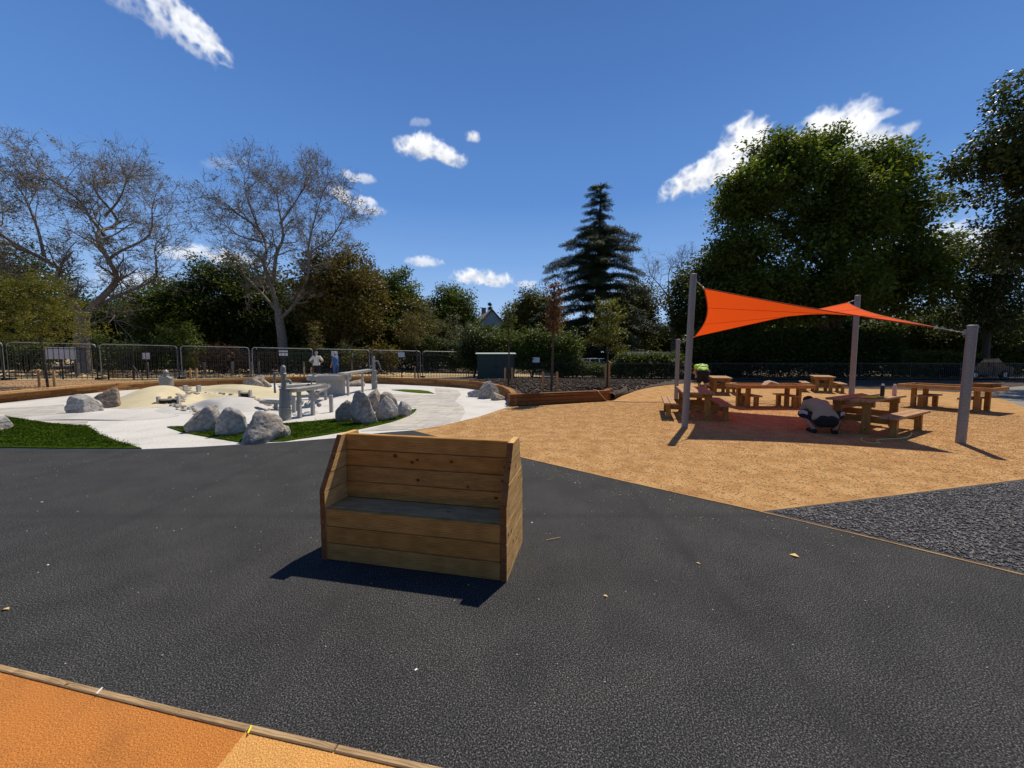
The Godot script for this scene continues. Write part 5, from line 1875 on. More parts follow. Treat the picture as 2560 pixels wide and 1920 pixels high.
func young_trees():
	staked_tree("feathery yellow-green young tree beside the left timber wall", Vector3(-19.227, 0.36, -15.864), 4.6, Vector3(-0.5, 0, 0), [[-0.28, "left of the feathery yellow-green young tree"], [0.34, "right of the feathery yellow-green young tree"]], 0.72, "feather_leaf", 900, 4.6, 0.42, 0.16, 0.25, 0.2)
	staked_tree("thin young tree by the men at the fence, almost leafless", Vector3(-12.281, 0.2, -24.021), 3.6, Vector3(0.1, 0, 0), [[-0.25, "below the man in the white shirt"], [-0.7, "left of the man in the white shirt"]], 0.8, "autumn_leaf", 90, 1.2, 0.5)
	staked_tree("thin young tree with brownish leaves at the joint of two fence panels", Vector3(-6.074, 0.15, -24.879), 4.4, Vector3(-0.4, 0, 0), [[-0.2, "under the brownish young tree"]], 0.9, "autumn_leaf", 260, 2.2, 0.5)
	staked_tree("very thin young tree in front of the green cabinet", Vector3(-0.161, 0.33, -17.168), 3.7, Vector3(0.05, 0, 0), [[-0.14, "just left of the thin tree by the green cabinet"], [0.17, "just right of the thin tree by the green cabinet"]], 0.83, "mid_leaf", 70, 1.0, 0.55)
	staked_tree("young tree with glinting reddish leaves rising from the soil bed", Vector3(1.418, 0.33, -13.834), 4.0, Vector3(0.12, 0, 0), [[-0.3, "left of the reddish young tree in the soil bed"], [0.2, "right of the reddish young tree in the soil bed"]], 0.78, "brown_leaf", 170, 0.95, 0.52)
	staked_tree("young tree with pale green drooping leaves near the planter wall's end", Vector3(4.158, 0.2, -16.785), 3.9, Vector3(0, 0, 0), [[-0.08, "left of the rightmost young tree"], [0.07, "right of the rightmost young tree"]], 1.15, "lime_leaf", 330, 2.4, 0.42)
	for s in [[Vector3(-17.488, 0.34, -20.871), "left one of the bare pair behind the box pump"], [Vector3(-16.849, 0.34, -20.515), "right one of the bare pair behind the box pump"]]:
		var p := thing("tree_stake", "round timber stake, %s" % s[1], "stake", s[0] - Vector3(0, 0.05, 0), 0.0, "stakes of the young trees")
		var q := Geo.new()
		q.tube([Vector3.ZERO, Vector3(0, 0.7, 0)], [0.045, 0.045], 10)
		part("pole", q.mesh(), M.stake_wood, p)


func trees():
	bare_tree("nearly bare spreading plane tree on the far left, forked low", Vector3(-30.1, 0.3, -27), [
		[[Vector3(-30.1, 0.1, -27), Vector3(-30.084, 2.549, -27), Vector3(-30.045, 3.743, -27), Vector3(-29.774, 4.709, -27)], 0.46, 0.34, 0],
		[[Vector3(-29.851, 4.433, -27), Vector3(-28.623, 5.944, -27), Vector3(-27.976, 7.17, -27), Vector3(-27.765, 8.524, -27), Vector3(-28.354, 9.991, -27.4), Vector3(-28.985, 11.558, -28), Vector3(-29.175, 13.413, -28.5), Vector3(-30.31, 15.031, -29), Vector3(-30.337, 16.571, -29)], 0.32, 0.06, 3],
		[[Vector3(-29.984, 4.157, -27), Vector3(-30.087, 5.218, -26.7), Vector3(-30.297, 6.533, -26.5), Vector3(-30.304, 7.487, -26), Vector3(-30.794, 8.521, -25.5), Vector3(-31.236, 9.503, -25), Vector3(-32.412, 10.491, -25), Vector3(-33.835, 11.473, -25)], 0.30, 0.06, 3],
		[[Vector3(-31.034, 8.268, -26), Vector3(-31.876, 10.24, -26.5), Vector3(-32.997, 12.263, -27), Vector3(-34.571, 14.069, -27.5)], 0.15, 0.05, 3],
		[[Vector3(-29.673, 4.571, -27), Vector3(-28.552, 5.745, -27.5), Vector3(-27.285, 6.671, -28), Vector3(-26.262, 7.48, -28.5), Vector3(-25.148, 9.037, -29), Vector3(-23.626, 9.76, -29)], 0.2, 0.05, 2],
		[[Vector3(-28.354, 9.991, -27.4), Vector3(-28.989, 11.202, -27), Vector3(-30.248, 12.527, -27), Vector3(-31.362, 13.843, -27), Vector3(-32.052, 15.279, -27)], 0.16, 0.05, 3],
		[[Vector3(-28.102, 8.303, -27.2), Vector3(-27.293, 8.953, -27.6), Vector3(-26.451, 10.452, -28), Vector3(-25.828, 12.109, -28), Vector3(-25.115, 13.479, -28)], 0.16, 0.05, 3],
		[[Vector3(-28.871, 11.558, -28), Vector3(-27.714, 12.658, -28), Vector3(-27.315, 14.296, -28), Vector3(-26.937, 15.651, -28)], 0.12, 0.04, 2],
		[[Vector3(-29.805, 3.604, -27), Vector3(-28.698, 4.213, -27), Vector3(-27.011, 4.433, -27), Vector3(-25.648, 3.992, -27)], 0.09, 0.03, 1],
		[[Vector3(-30.067, 5.744, -26.6), Vector3(-30.947, 6.177, -26), Vector3(-31.876, 6.604, -25.5), Vector3(-32.764, 6.758, -25)], 0.14, 0.04, 2],
	], 2.5)
	bare_tree("nearly bare plane tree with crooked limbs, second from the left", Vector3(-19.6, 0.25, -33), [
		[[Vector3(-19.6, 0.1, -33), Vector3(-19.621, 3.032, -33), Vector3(-19.769, 4.388, -33), Vector3(-19.847, 5.736, -33)], 0.42, 0.31, 0],
		[[Vector3(-19.854, 5.568, -33), Vector3(-20.317, 7.41, -33), Vector3(-20.499, 9.402, -33), Vector3(-20.843, 10.721, -33), Vector3(-21.763, 12.522, -33.5), Vector3(-23.41, 13.859, -34), Vector3(-24.734, 14.861, -34), Vector3(-26.426, 16.236, -34.5)], 0.27, 0.06, 3],
		[[Vector3(-20.152, 8.076, -33), Vector3(-19.796, 10.063, -33), Vector3(-19.322, 11.705, -33), Vector3(-19.44, 13.661, -33), Vector3(-19.903, 15.278, -33), Vector3(-20.157, 17.043, -33)], 0.23, 0.05, 3],
		[[Vector3(-19.822, 4.726, -33), Vector3(-18.338, 6.072, -33), Vector3(-17.237, 8.305, -32.5), Vector3(-16.703, 10.126, -32), Vector3(-15.446, 11.558, -32), Vector3(-13.623, 12.665, -32), Vector3(-12.53, 13.453, -32)], 0.22, 0.05, 3],
		[[Vector3(-19.93, 5.4, -33), Vector3(-21.507, 6.989, -33.5), Vector3(-22.976, 8.614, -34), Vector3(-23.942, 10.149, -34), Vector3(-25.64, 10.828, -34), Vector3(-26.978, 11.674, -34)], 0.17, 0.05, 2],
		[[Vector3(-21.179, 11.301, -33.3), Vector3(-22.811, 11.705, -33), Vector3(-24.268, 12.685, -33), Vector3(-25.737, 13.336, -33)], 0.12, 0.04, 2],
		[[Vector3(-19.414, 12.685, -33), Vector3(-18.178, 14.309, -33), Vector3(-17.295, 15.6, -33), Vector3(-16.914, 16.884, -33)], 0.13, 0.04, 3],
		[[Vector3(-21.438, 12.191, -33.5), Vector3(-21.998, 14.633, -33), Vector3(-22.568, 16.563, -33), Vector3(-22.835, 17.841, -33)], 0.13, 0.04, 3],
		[[Vector3(-16.715, 9.806, -32), Vector3(-16.147, 11.87, -31.5), Vector3(-15.029, 13.843, -31), Vector3(-14.372, 14.752, -31)], 0.12, 0.04, 3],
	], 2.6)
	bare_tree("small bare tree with crooked branches between the cedar and the big green tree", Vector3(16.693, 2.097, -40) * Vector3(1, 0, 1), [
		[[Vector3(16.789, 1.683, -40), Vector3(16.632, 4.159, -40), Vector3(16.489, 6.205, -40), Vector3(16.113, 7.832, -40)], 0.26, 0.2, 0],
		[[Vector3(16.119, 7.629, -40), Vector3(15.181, 8.844, -40), Vector3(14.135, 9.651, -40), Vector3(13.587, 10.255, -40)], 0.12, 0.03, 2],
		[[Vector3(16.248, 7.426, -40), Vector3(16.816, 9.046, -40), Vector3(17.176, 10.656, -40), Vector3(17.949, 12.058, -40)], 0.14, 0.03, 2],
		[[Vector3(16.107, 8.035, -40), Vector3(15.891, 9.852, -40), Vector3(15.529, 11.057, -40)], 0.12, 0.03, 2],
	], 2.2, 0.05)
	cedar("tall dark cedar with drooping tiered branches in the middle distance", Vector3(9.25, 1.687, -42) * Vector3(1, 0, 1), 20.0, 14.6)
	lobed_tree("huge dense green plane tree behind the orange sail", Vector3(27.427, 1.668, -33) * Vector3(1, 0, 1), [
		[Vector3(22.536, 17.203, -33), Vector3(3.3, 2.6, 3.2), 330], [Vector3(25.725, 18.662, -34), Vector3(2.4, 1.7, 2.6), 170], [Vector3(28.863, 16.724, -33), Vector3(3.0, 1.9, 3.2), 280], [Vector3(32.313, 17.017, -34), Vector3(1.6, 1.3, 2.0), 90], [Vector3(19.069, 14.238, -32), Vector3(2.8, 2.4, 3.0), 300], [Vector3(25.282, 12.981, -32), Vector3(5.0, 4.0, 4.6), 640], [Vector3(31.587, 13.336, -33), Vector3(3.0, 2.8, 3.4), 330], [Vector3(18.432, 10.126, -32), Vector3(2.4, 2.4, 2.8), 240], [Vector3(19.75, 6.43, -31), Vector3(3.4, 3.0, 3.4), 330], [Vector3(24.098, 6.969, -30.5), Vector3(4.8, 3.2, 4.0), 480], [Vector3(31.148, 7.88, -32), Vector3(4.4, 3.6, 4.0), 460], [Vector3(34.885, 9.856, -33.5), Vector3(2.2, 2.6, 3.0), 200]])
	leafy_tree("plane_tree", "dark green tree pressed against the left flank of the huge plane tree", 18.184, -35, 11.274, 1.128, 8.385, "dark_leaf", "dark_bark", 1100, 0.28, "big broadleaf trees")
	leafy_tree("plane_tree", "dark leafy tree low on the right flank of the huge plane tree", 40.361, -37, 6.614, 1.101, 11.562, "dark_leaf", "dark_bark", 700, 0.28, "big broadleaf trees")
	lobed_tree("glossy dark tree leaning in at the right edge of the picture", Vector3(33, 0, -19), [[Vector3(26.01, 11.057, -20), Vector3(2.8, 2.5, 2.6), 230], [Vector3(24.252, 11.636, -20), Vector3(1.9, 1.3, 1.8), 90], [Vector3(26.593, 14.309, -20), Vector3(2.4, 1.8, 2.2), 120], [Vector3(26.023, 7.724, -20), Vector3(2.3, 1.8, 2.2), 150], [Vector3(28.482, 9.499, -20), Vector3(3.0, 4.0, 3.0), 190]], "glossy_leaf", 0.21, 0.62)
	leafy_tree("leafy_tree", "loose grey-green tree with a thin trunk right of the huge plane tree", 36.821, -30, 11.678, 1.973, 7.188, "glossy_leaf", "dark_bark", 480, 0.24, "big broadleaf trees", 1.0, 36, 0.04)
	leafy_tree("leafy_tree", "dark tree at the far left edge behind the feathery young tree", -52.49, -40, 13.452, 1.268, 12.5, "dark_leaf", "dark_bark", 900, 0.3)
	leafy_tree("leafy_tree", "olive tree mass below the left bare tree's fork", -43.128, -42, 8.569, 1.034, 13.125, "dark_leaf", "dark_bark", 800, 0.28)
	leafy_tree("leafy_tree", "dark green tree between the two bare trees", -34.812, -40, 9.852, 1.268, 7.917, "mid_leaf", "dark_bark", 800, 0.28)
	leafy_tree("leafy_tree", "dense dark tree right behind the second bare tree's trunk", -31.197, -44, 12.884, 1.235, 11.917, "dark_leaf", "dark_bark", 1200, 0.3)
	leafy_tree("yellowing_tree", "yellowing brown-green tree right of the second bare tree", -16.202, -37, 12.011, 1.677, 9.25, "autumn_leaf", "plane_bark", 1000, 0.26, "trees beyond the fence", 1.0, 40, 0.0)
	leafy_tree("leafy_tree", "dark tree filling in behind the yellowing tree", -23.078, -46, 11.09, 0.98, 14.375, "dark_leaf", "dark_bark", 1000, 0.3)
	leafy_tree("leafy_tree", "rounded dark green tree right of the yellowing tree", -14.475, -48, 12.564, 1.699, 7.5, "mid_leaf", "dark_bark", 800, 0.3)
	leafy_tree("leafy_tree", "small yellow-green tree in front of the rounded dark tree", -10.943, -44, 8.366, 2.147, 5.042, "yellow_leaf", "dark_bark", 420, 0.24)
	leafy_tree("leafy_tree", "open-topped green tree left of the white house gable", -8.106, -52, 11.175, 2.246, 7.583, "mid_leaf", "dark_bark", 620, 0.32)
	leafy_tree("leafy_tree", "low dark tree directly left of the white gable", -7.497, -56, 8.618, 1.716, 4.667, "dark_leaf", "dark_bark", 380, 0.32)
	leafy_tree("leafy_tree", "bright yellow-green tree left of the cedar", 3.048, -54, 10.997, 1.712, 8.438, "yellow_leaf", "dark_bark", 800, 0.32)
	leafy_tree("leafy_tree", "light green tree peeping out on the cedar's right side", 16.505, -52, 12.328, 1.438, 8.125, "yellow_leaf", "dark_bark", 600, 0.32)
	leafy_tree("leafy_tree", "dark tree far behind the small bare tree", 25.142, -58, 7.093, 1.119, 12.083, "dark_leaf", "dark_bark", 500, 0.32)
	# unseen trees added behind the viewer to block low sky light
	for k in 9:
		var a := deg_to_rad(100.0 + 20.0 * k)
		var far := 17.0 + 3.0 * (k % 3)
		leafy_tree("sky_blocker_tree", "leafy tree added out of view behind the camera to block sky light", sin(a) * far * 1.3, -cos(a) * far, 12.0 + (k % 4), 1.5, 11.0, "mid_leaf", "dark_bark", 420, 0.3, "added sky-blocking trees behind the camera", 1.3, 46, -0.3)
	cedar("small dark conifer just left of the white gable", Vector3(-4.457, 1.762, -78) * Vector3(1, 0, 1), 12.4, 4.4)
	# shrubs below
	var low := "shrubs along the fence"
	var list := [
		["green shrub below the left bare tree's trunk", Vector3(-33.209, 1.182, -31), Vector3(5.0, 3.0, 2.6), "dark_leaf", 130], ["tall green shrub left of the second bare tree", Vector3(-27.69, 1.168, -32), Vector3(4.0, 4.2, 2.6), "mid_leaf", 170], ["rust-brown dry shrub behind the stake pair", Vector3(-22.465, 1.195, -30), Vector3(4.2, 2.2, 2.2), "brown_leaf", 130], ["second rust-brown shrub left of the bare trunk", Vector3(-19.99, 1.182, -31), Vector3(3.0, 2.0, 2.2), "brown_leaf", 90], ["green shrub right of the bare trunk", Vector3(-17.14, 1.168, -32), Vector3(4.0, 2.4, 2.2), "mid_leaf", 110], ["yellowish shrub behind the notice near the man in blue", Vector3(-13.812, 1.168, -32), Vector3(4.2, 2.2, 2.2), "yellow_leaf", 120], ["brownish shrub behind the far hand pump", Vector3(-11.326, 1.155, -33), Vector3(3.8, 2.4, 2.2), "autumn_leaf", 120], ["dark shrub low at the left picture edge", Vector3(-38.066, 1.195, -30), Vector3(6.0, 3.0, 2.6), "dark_leaf", 150], ["dark shrub between banner and gate", Vector3(-29.985, 1.182, -31), Vector3(4.0, 2.4, 2.4), "dark_leaf", 110],
		["orange-brown bushy tree right of the yellowing tree", Vector3(-9.284, 1.285, -38), Vector3(4.4, 5.6, 3.0), "autumn_leaf", 190], ["grey-green thin shrub left of the white gable", Vector3(-6.032, 1.061, -40), Vector3(5.0, 5.4, 3.0), "dry_leaf", 120],
	]
	for s in list:
		shrub("shrub", s[0], (s[1] as Vector3) * Vector3(1, 0, 1) + Vector3(0, 0.15, 0), s[2], s[3], s[4], low)
	var laurel := "laurel bushes by the green cabinet"
	shrub("laurel_bush", "glossy laurel bush left of the green cabinet", Vector3(-2.834, 0.023, -28.6) * Vector3(1, 0, 1), Vector3(2.8, 4.0, 2.0), "glossy_leaf", 190, laurel)
	shrub("laurel_bush", "tall laurel bush rising over the green cabinet", Vector3(-1.081, -0.032, -29.6) * Vector3(1, 0, 1), Vector3(4.2, 3.5, 2.4), "mid_leaf", 300, laurel)
	shrub("laurel_bush", "laurel bush right of the green cabinet by the dark notice post", Vector3(1.502, 0.012, -28.8) * Vector3(1, 0, 1), Vector3(3.4, 3.6, 2.0), "mid_leaf", 260, laurel)
	shrub("laurel_bush", "laurel bush behind the reddish young tree", Vector3(3.63, 0.001, -29) * Vector3(1, 0, 1), Vector3(3.6, 3.4, 2.2), "mid_leaf", 260, laurel)
	var rows := "hedges beyond the low railing"
	hedge("hedge", "ivy-covered hedge by the slim sail post", Vector3(10.149, 0.045, -28.2) * Vector3(1, 0, 1), Vector3(4.4, 1.75, 1.2), "mid_leaf", 330, rows)
	hedge("hedge", "low rough hedge under the cedar", Vector3(5.967, 0.023, -28.6) * Vector3(1, 0, 1), Vector3(5.0, 1.0, 0.9), "mid_leaf", 170, rows)
	hedge("hedge", "deep shaded hedge below the huge plane tree", Vector3(20.925, -0.027, -29.5) * Vector3(1, 0, 1), Vector3(15, 3.2, 3.0), "dark_leaf", 2000, rows, 0.18)
	hedge("hedge", "sunlit clipped hedge left of the short right post", Vector3(31.763, 0.001, -29) * Vector3(1, 0, 1), Vector3(6.5, 1.8, 1.4), "mid_leaf", 480, rows)
	hedge("hedge", "tall dark hedge behind the parked dark car", Vector3(44.687, -0.385, -36) * Vector3(1, 0, 1), Vector3(16, 4.2, 2.8), "dark_leaf", 1700, rows, 0.2)
	hedge("hedge", "dark hedge at the back, under the second bare tree", Vector3(-24, 0.3, -42), Vector3(34, 5.0, 3.0), "dark_leaf", 1500, rows, 0.2)
	hedge("hedge", "dark clipped hedge behind the closed mesh gate", Vector3(-5.6, 0.1, -36), Vector3(6.4, 3.0, 1.4), "dark_leaf", 420, rows, 0.16)
	hedge("hedge", "dark hedge far behind the cedar", Vector3(8, 0.1, -58), Vector3(46, 6.0, 3.0), "dark_leaf", 1300, rows, 0.24)
	hedge("hedge", "dark hedge far at the right behind the huge plane tree", Vector3(48, 0.1, -52), Vector3(40, 7.0, 3.0), "dark_leaf", 1300, rows, 0.24)
	hedge("hedge", "dark hedge far at the left edge", Vector3(-58, 0.4, -46), Vector3(34, 7.0, 3.0), "dark_leaf", 1100, rows, 0.24)


# ---------------------------------------------------------------- things in the distance

func car(label: String, at: Vector3, turn: float, paint: String):
	var c := thing("parked_car", label, "car", at, turn, "cars parked beyond the railing")
	var body := PackedVector2Array()
	for p in curve([Vector2(-2.1, 0.32), Vector2(-2.12, 0.62), Vector2(-1.95, 0.80), Vector2(-1.1, 0.90), Vector2(0.9, 0.93), Vector2(1.75, 0.92), Vector2(2.05, 0.78), Vector2(2.1, 0.34)], 4):
		body.append(p)
	part("body", board(body, 1.72), M[paint], c)
	var cabin := PackedVector2Array([Vector2(-1.15, 0.88), Vector2(-0.45, 1.40), Vector2(0.95, 1.42), Vector2(1.7, 0.9)])
	part("window_band", board(cabin, 1.42), M.car_glass, c)
	part("roof", plank(Vector3(1.5, 0.06, 1.44), 0, 0.02), M[paint], c, moved(Vector3(0.25, 1.44, 0)))
	for s in [-1.0, 1.0]:
		for x in [-1.32, 1.3]:
			var w := Geo.new()
			w.tube([Vector3(0, 0, -0.1), Vector3(0, 0, 0.1)], [0.31, 0.31], 20)
			var o := part("wheel", w.mesh(), M.tyre, c, moved(Vector3(x, 0.31, s * 0.79)))
			var r := Geo.new()
			r.tube([Vector3(0, 0, s * 0.1), Vector3(0, 0, s * 0.112)], [0.2, 0.18], 16)
			part("rim", r.mesh(), M.rim_metal, o)
		for x in [-0.42, 0.5]:
			var pl := Geo.new()
			pl.box(Vector3(x, 1.15, s * 0.712), Vector3(0.07, 0.52, 0.02))
			part("pillar", pl.mesh(), M[paint], c)
		var l := Geo.new()
		l.box(Vector3(-2.06, 0.70, s * 0.62), Vector3(0.08, 0.12, 0.32))
		part("headlight", l.mesh(), M.reflective, c)
		var k := Geo.new()
		k.box(Vector3(2.05, 0.72, s * 0.66), Vector3(0.07, 0.14, 0.26))
		part("tail_light", k.mesh(), M.lamp_red, c)


func house(label: String, at: Vector3, turn: float, wide: float, deep: float, eaves: float, ridge: float):
	var h := thing("house", label, "house", at, turn, "houses behind the trees")
	var g := Geo.new()
	g.box(Vector3(0, eaves / 2, 0), Vector3(wide, eaves, deep))
	for s in [-1.0, 1.0]:
		g.tri(Vector3(-wide / 2, eaves, s * deep / 2), Vector3(wide / 2, eaves, s * deep / 2), Vector3(0, ridge, s * deep / 2), Vector3(0, 0, s))
	part("wall", g.mesh(), M.render_wall, h)
	var roof: MeshInstance3D = null
	for s in [-1.0, 1.0]:
		var a := Vector3(0, ridge + 0.08, 0)
		var b := Vector3(s * (wide / 2 + 0.4), eaves - 0.2, 0)
		var t := between(a, b)
		roof = part("roof", plank(Vector3(snappedf(a.distance_to(b), 0.01), 0.16, deep + 0.6), 0, 0.02), M.roof_tiles, h, t)
	var ch := Geo.new()
	ch.box(Vector3(0, 0.6, 0), Vector3(0.7, 1.6, 0.7))
	part("chimney", ch.mesh(), M.roof_tiles, h, moved(Vector3(0.3, ridge, -deep * 0.3)))
	for x in [-wide * 0.22, wide * 0.22]:
		var w := part("window", plank(Vector3(1.3, 1.3, 0.08), 0, 0.01), M.paper_white, h, moved(Vector3(x, eaves - 1.4, deep / 2 + 0.03)))
		part("pane", plank(Vector3(1.1, 1.1, 0.04), 0, 0.01), M.window_glass, w, moved(Vector3(0, 0, 0.035)))


func distant():
	house("pale house whose steep white gable shows between the trees", Vector3(-4.526, 1.6, -66) * Vector3(1, 0, 1), 0.25, 6.5, 11.0, 5.2, 8.9)
	house("second house roof showing left of the cedar", Vector3(3.46, 1.6, -74) * Vector3(1, 0, 1), -0.5, 7.5, 10.0, 5.0, 9.2)
	# shed below the huge plane tree
	var s := thing("garden_shed", "small dark shed with a pale felt roof under the huge plane tree", "shed", Vector3(17.88, 0.297, -33) * Vector3(1, 0, 1), 0.1)
	var g := Geo.new()
	g.box(Vector3(0, 0.9, 0), Vector3(2.4, 1.8, 2.0))
	part("wall", g.mesh(), M.shed_wood, s)
	for k in [-1.0, 1.0]:
		part("roof", plank(Vector3(2.8, 0.05, 1.25), 0, 0.01), M.shed_felt, s, Transform3D(Basis(Vector3(1, 0, 0), k * 0.28), Vector3(0, 1.95, k * 0.58)))
	var c := thing("flat_shelter", "low flat-roofed shelter with a pale roof edge behind the ivy hedge", "shelter", Vector3(11.17, 0.336, -32) * Vector3(1, 0, 1))
	part("roof", plank(Vector3(3.2, 0.12, 2.0), 0, 0.01), M.render_wall, c, moved(Vector3(0, 1.93, 0)))
	for x in [-1.4, 1.4]:
		for z in [-0.8, 0.8]:
			part("post", plank(Vector3(0.1, 1.87, 0.1), 0, 0.01), M.shed_wood, c, moved(Vector3(x, 0.935, z)))
	car("white car parked beyond the low railing behind the rightmost young tree", Vector3(6.913, -0.097, -34) * Vector3(1, 0, 1), 0.3, "car_white")
	car("dark car parked beyond the railing at the right edge", Vector3(32.329, 0.249, -24.5) * Vector3(1, 0, 1) + Vector3(1.5, 0, -3.6), 0.15, "car_dark")
	car("pale car half hidden beyond the ivy hedge", Vector3(9.197, 0.027, -31.5) * Vector3(1, 0, 1), -0.2, "car_white")


# ---------------------------------------------------------------- people

func person(label: String, at: Vector3, turn: float) -> Node3D:
	return thing("person", label, "person", at, turn)


func mirror(bones: Array) -> Array:
	var out := []
	for b in bones:
		out.append(b)
		out.append([(b[0] as Vector3) * Vector3(-1, 1, 1), (b[1] as Vector3) * Vector3(-1, 1, 1), b[2], b[3]])
	return out


func hand(at: Vector3, along: Vector3, side: Vector3) -> Array:
	var out := [[at, at + along * 0.08, 0.036, 0.034]]
	for k in 4:
		var root := at + along * 0.08 + side * (k - 1.5) * 0.02
		var l: float = [0.065, 0.075, 0.07, 0.055][k]
		out.append([root, root + along * l * 0.6, 0.010, 0.009])
		out.append([root + along * l * 0.6, root + along * l + Vector3(0, -0.02, 0), 0.009, 0.008])
	out.append([at + along * 0.03 + side * -0.035, at + along * 0.075 + side * -0.065, 0.012, 0.009])
	return out


func people():
	# crouching worker under the sail, seen from behind; local -z is the way he faces
	var w := person("person in a sand-coloured T-shirt and black shorts crouching beside the picnic table", Vector3(6.52, 0.002, -7.95), -0.35)
	w.scale = Vector3.ONE * 0.92
	var V := func(x: float, y: float, z: float) -> Vector3: return Vector3(x, y, z)
	var legs := [
		[Vector3(-0.10, 0.34, 0.02), Vector3(-0.33, 0.40, -0.26), 0.10, 0.07], [Vector3(-0.33, 0.40, -0.26), Vector3(-0.19, 0.10, 0.03), 0.062, 0.045], [Vector3(-0.19, 0.05, 0.05), Vector3(-0.22, 0.04, -0.16), 0.045, 0.04],
		[Vector3(0.12, 0.34, 0.02), Vector3(0.36, 0.40, -0.24), 0.10, 0.07], [Vector3(0.36, 0.40, -0.24), Vector3(0.20, 0.10, 0.03), 0.062, 0.045], [Vector3(0.20, 0.05, 0.05), Vector3(0.24, 0.04, -0.16), 0.045, 0.04],
	]
	var torso := [[Vector3(0.01, 0.34, 0.03), Vector3(-0.02, 0.50, -0.10), 0.155, 0.15], [Vector3(-0.07, 0.42, -0.02), Vector3(0.09, 0.42, -0.02), 0.13, 0.13], [Vector3(-0.02, 0.50, -0.10), Vector3(-0.09, 0.63, -0.30), 0.15, 0.14], [Vector3(-0.24, 0.63, -0.31), Vector3(0.08, 0.64, -0.30), 0.085, 0.085], [Vector3(-0.12, 0.56, -0.18), Vector3(0.06, 0.56, -0.18), 0.12, 0.12]]
	var arms := [[Vector3(-0.25, 0.62, -0.31), Vector3(-0.30, 0.40, -0.42), 0.055, 0.045], [Vector3(-0.30, 0.40, -0.42), Vector3(-0.14, 0.28, -0.55), 0.042, 0.032], [Vector3(0.10, 0.62, -0.30), Vector3(0.16, 0.40, -0.42), 0.055, 0.045], [Vector3(0.16, 0.40, -0.42), Vector3(0.02, 0.28, -0.55), 0.042, 0.032]]
	var head := [[Vector3(-0.10, 0.64, -0.36), Vector3(-0.14, 0.68, -0.46), 0.055, 0.055], [Vector3(-0.15, 0.68, -0.50), Vector3(-0.16, 0.66, -0.56), 0.095, 0.085]]
	var hands := hand(Vector3(-0.14, 0.28, -0.55), Vector3(0.4, -0.7, -0.6).normalized(), Vector3(0, 0, 1)) + hand(Vector3(0.02, 0.28, -0.55), Vector3(-0.4, -0.7, -0.6).normalized(), Vector3(0, 0, 1))
	part("body", blob(legs + torso + arms + head + hands, 0.014, 0.03, -0.004), M.skin, w)
	part("shirt", blob(torso.slice(1) + [[arms[0][0], arms[0][0].lerp(arms[0][1], 0.6), 0.062, 0.066], [arms[2][0], arms[2][0].lerp(arms[2][1], 0.6), 0.062, 0.066], [Vector3(-0.14, 0.36, 0.05), Vector3(0.14, 0.36, 0.05), 0.10, 0.10]], 0.02, 0.05, 0.012), M.sand_shirt, w)
	part("shorts", blob([[Vector3(-0.08, 0.30, 0.06), Vector3(0.10, 0.30, 0.06), 0.14, 0.14], [legs[0][0], legs[0][1], 0.105, 0.085], [legs[3][0], legs[3][1], 0.105, 0.085]], 0.02, 0.04, 0.012), M.black_cloth, w)
	for s in [[-0.40, -0.20], [0.43, -0.18]]:
		for k in 3:
			var st := Geo.new()
			var x: float = s[0] + signf(s[0]) * 0.02
			st.tube([Vector3(x * 0.72, 0.465 - k * 0.026, -0.06 + k * 0.006), Vector3(x * 0.86, 0.485 - k * 0.026, -0.12 + k * 0.006), Vector3(x, 0.47 - k * 0.03, -0.21 + k * 0.006)], [0.009, 0.009, 0.009], 5)
			part("stripe", st.mesh(), M.white_stripe, w)
	part("cap", blob([[Vector3(-0.15, 0.71, -0.49), Vector3(-0.16, 0.70, -0.55), 0.098, 0.092], [Vector3(-0.10, 0.70, -0.44), Vector3(-0.02, 0.70, -0.41), 0.02, 0.014]], 0.018, 0.02), M.black_cloth, w)
	for k in [2, 5]:
		var a: Vector3 = legs[k][0] + Vector3(0, 0.0, 0.03)
		part("shoe", blob([[a + Vector3(0, 0.005, 0), legs[k][1] + Vector3(0, 0.005, -0.04), 0.052, 0.046]], 0.016, 0.02), M.black_cloth, w)
	# worker in a yellow vest bent over a table
	var v := person("person in a yellow high-visibility vest and black shorts bending over a picnic table", Vector3(8.05, 0.002, -16.2), -0.25)
	var hips := [[Vector3(-0.10, 0.92, 0.05), Vector3(0.10, 0.92, 0.05), 0.15, 0.15]]
	var lg := mirror([[Vector3(0.10, 0.88, 0.04), Vector3(0.12, 0.48, -0.03), 0.095, 0.065], [Vector3(0.12, 0.48, -0.03), Vector3(0.12, 0.10, 0.03), 0.062, 0.042], [Vector3(0.12, 0.045, 0.05), Vector3(0.13, 0.04, -0.14), 0.043, 0.038]])
	var back := [[Vector3(0, 0.96, 0.02), Vector3(0.02, 1.14, -0.26), 0.15, 0.14], [Vector3(-0.16, 1.17, -0.42), Vector3(0.2, 1.17, -0.42), 0.09, 0.09], [Vector3(0.02, 1.12, -0.2), Vector3(0.02, 1.16, -0.44), 0.15, 0.12]]
	var ar := [[Vector3(0.22, 1.17, -0.44), Vector3(0.36, 0.96, -0.52), 0.055, 0.045], [Vector3(0.36, 0.96, -0.52), Vector3(0.36, 0.76, -0.62), 0.042, 0.03], [Vector3(-0.18, 1.16, -0.44), Vector3(-0.22, 0.92, -0.56), 0.055, 0.045], [Vector3(-0.22, 0.92, -0.56), Vector3(-0.10, 0.78, -0.72), 0.042, 0.03]]
	var hd := [[Vector3(0.02, 1.16, -0.5), Vector3(0.02, 1.12, -0.6), 0.055, 0.055], [Vector3(0.02, 1.10, -0.64), Vector3(0.02, 1.06, -0.70), 0.095, 0.085]]
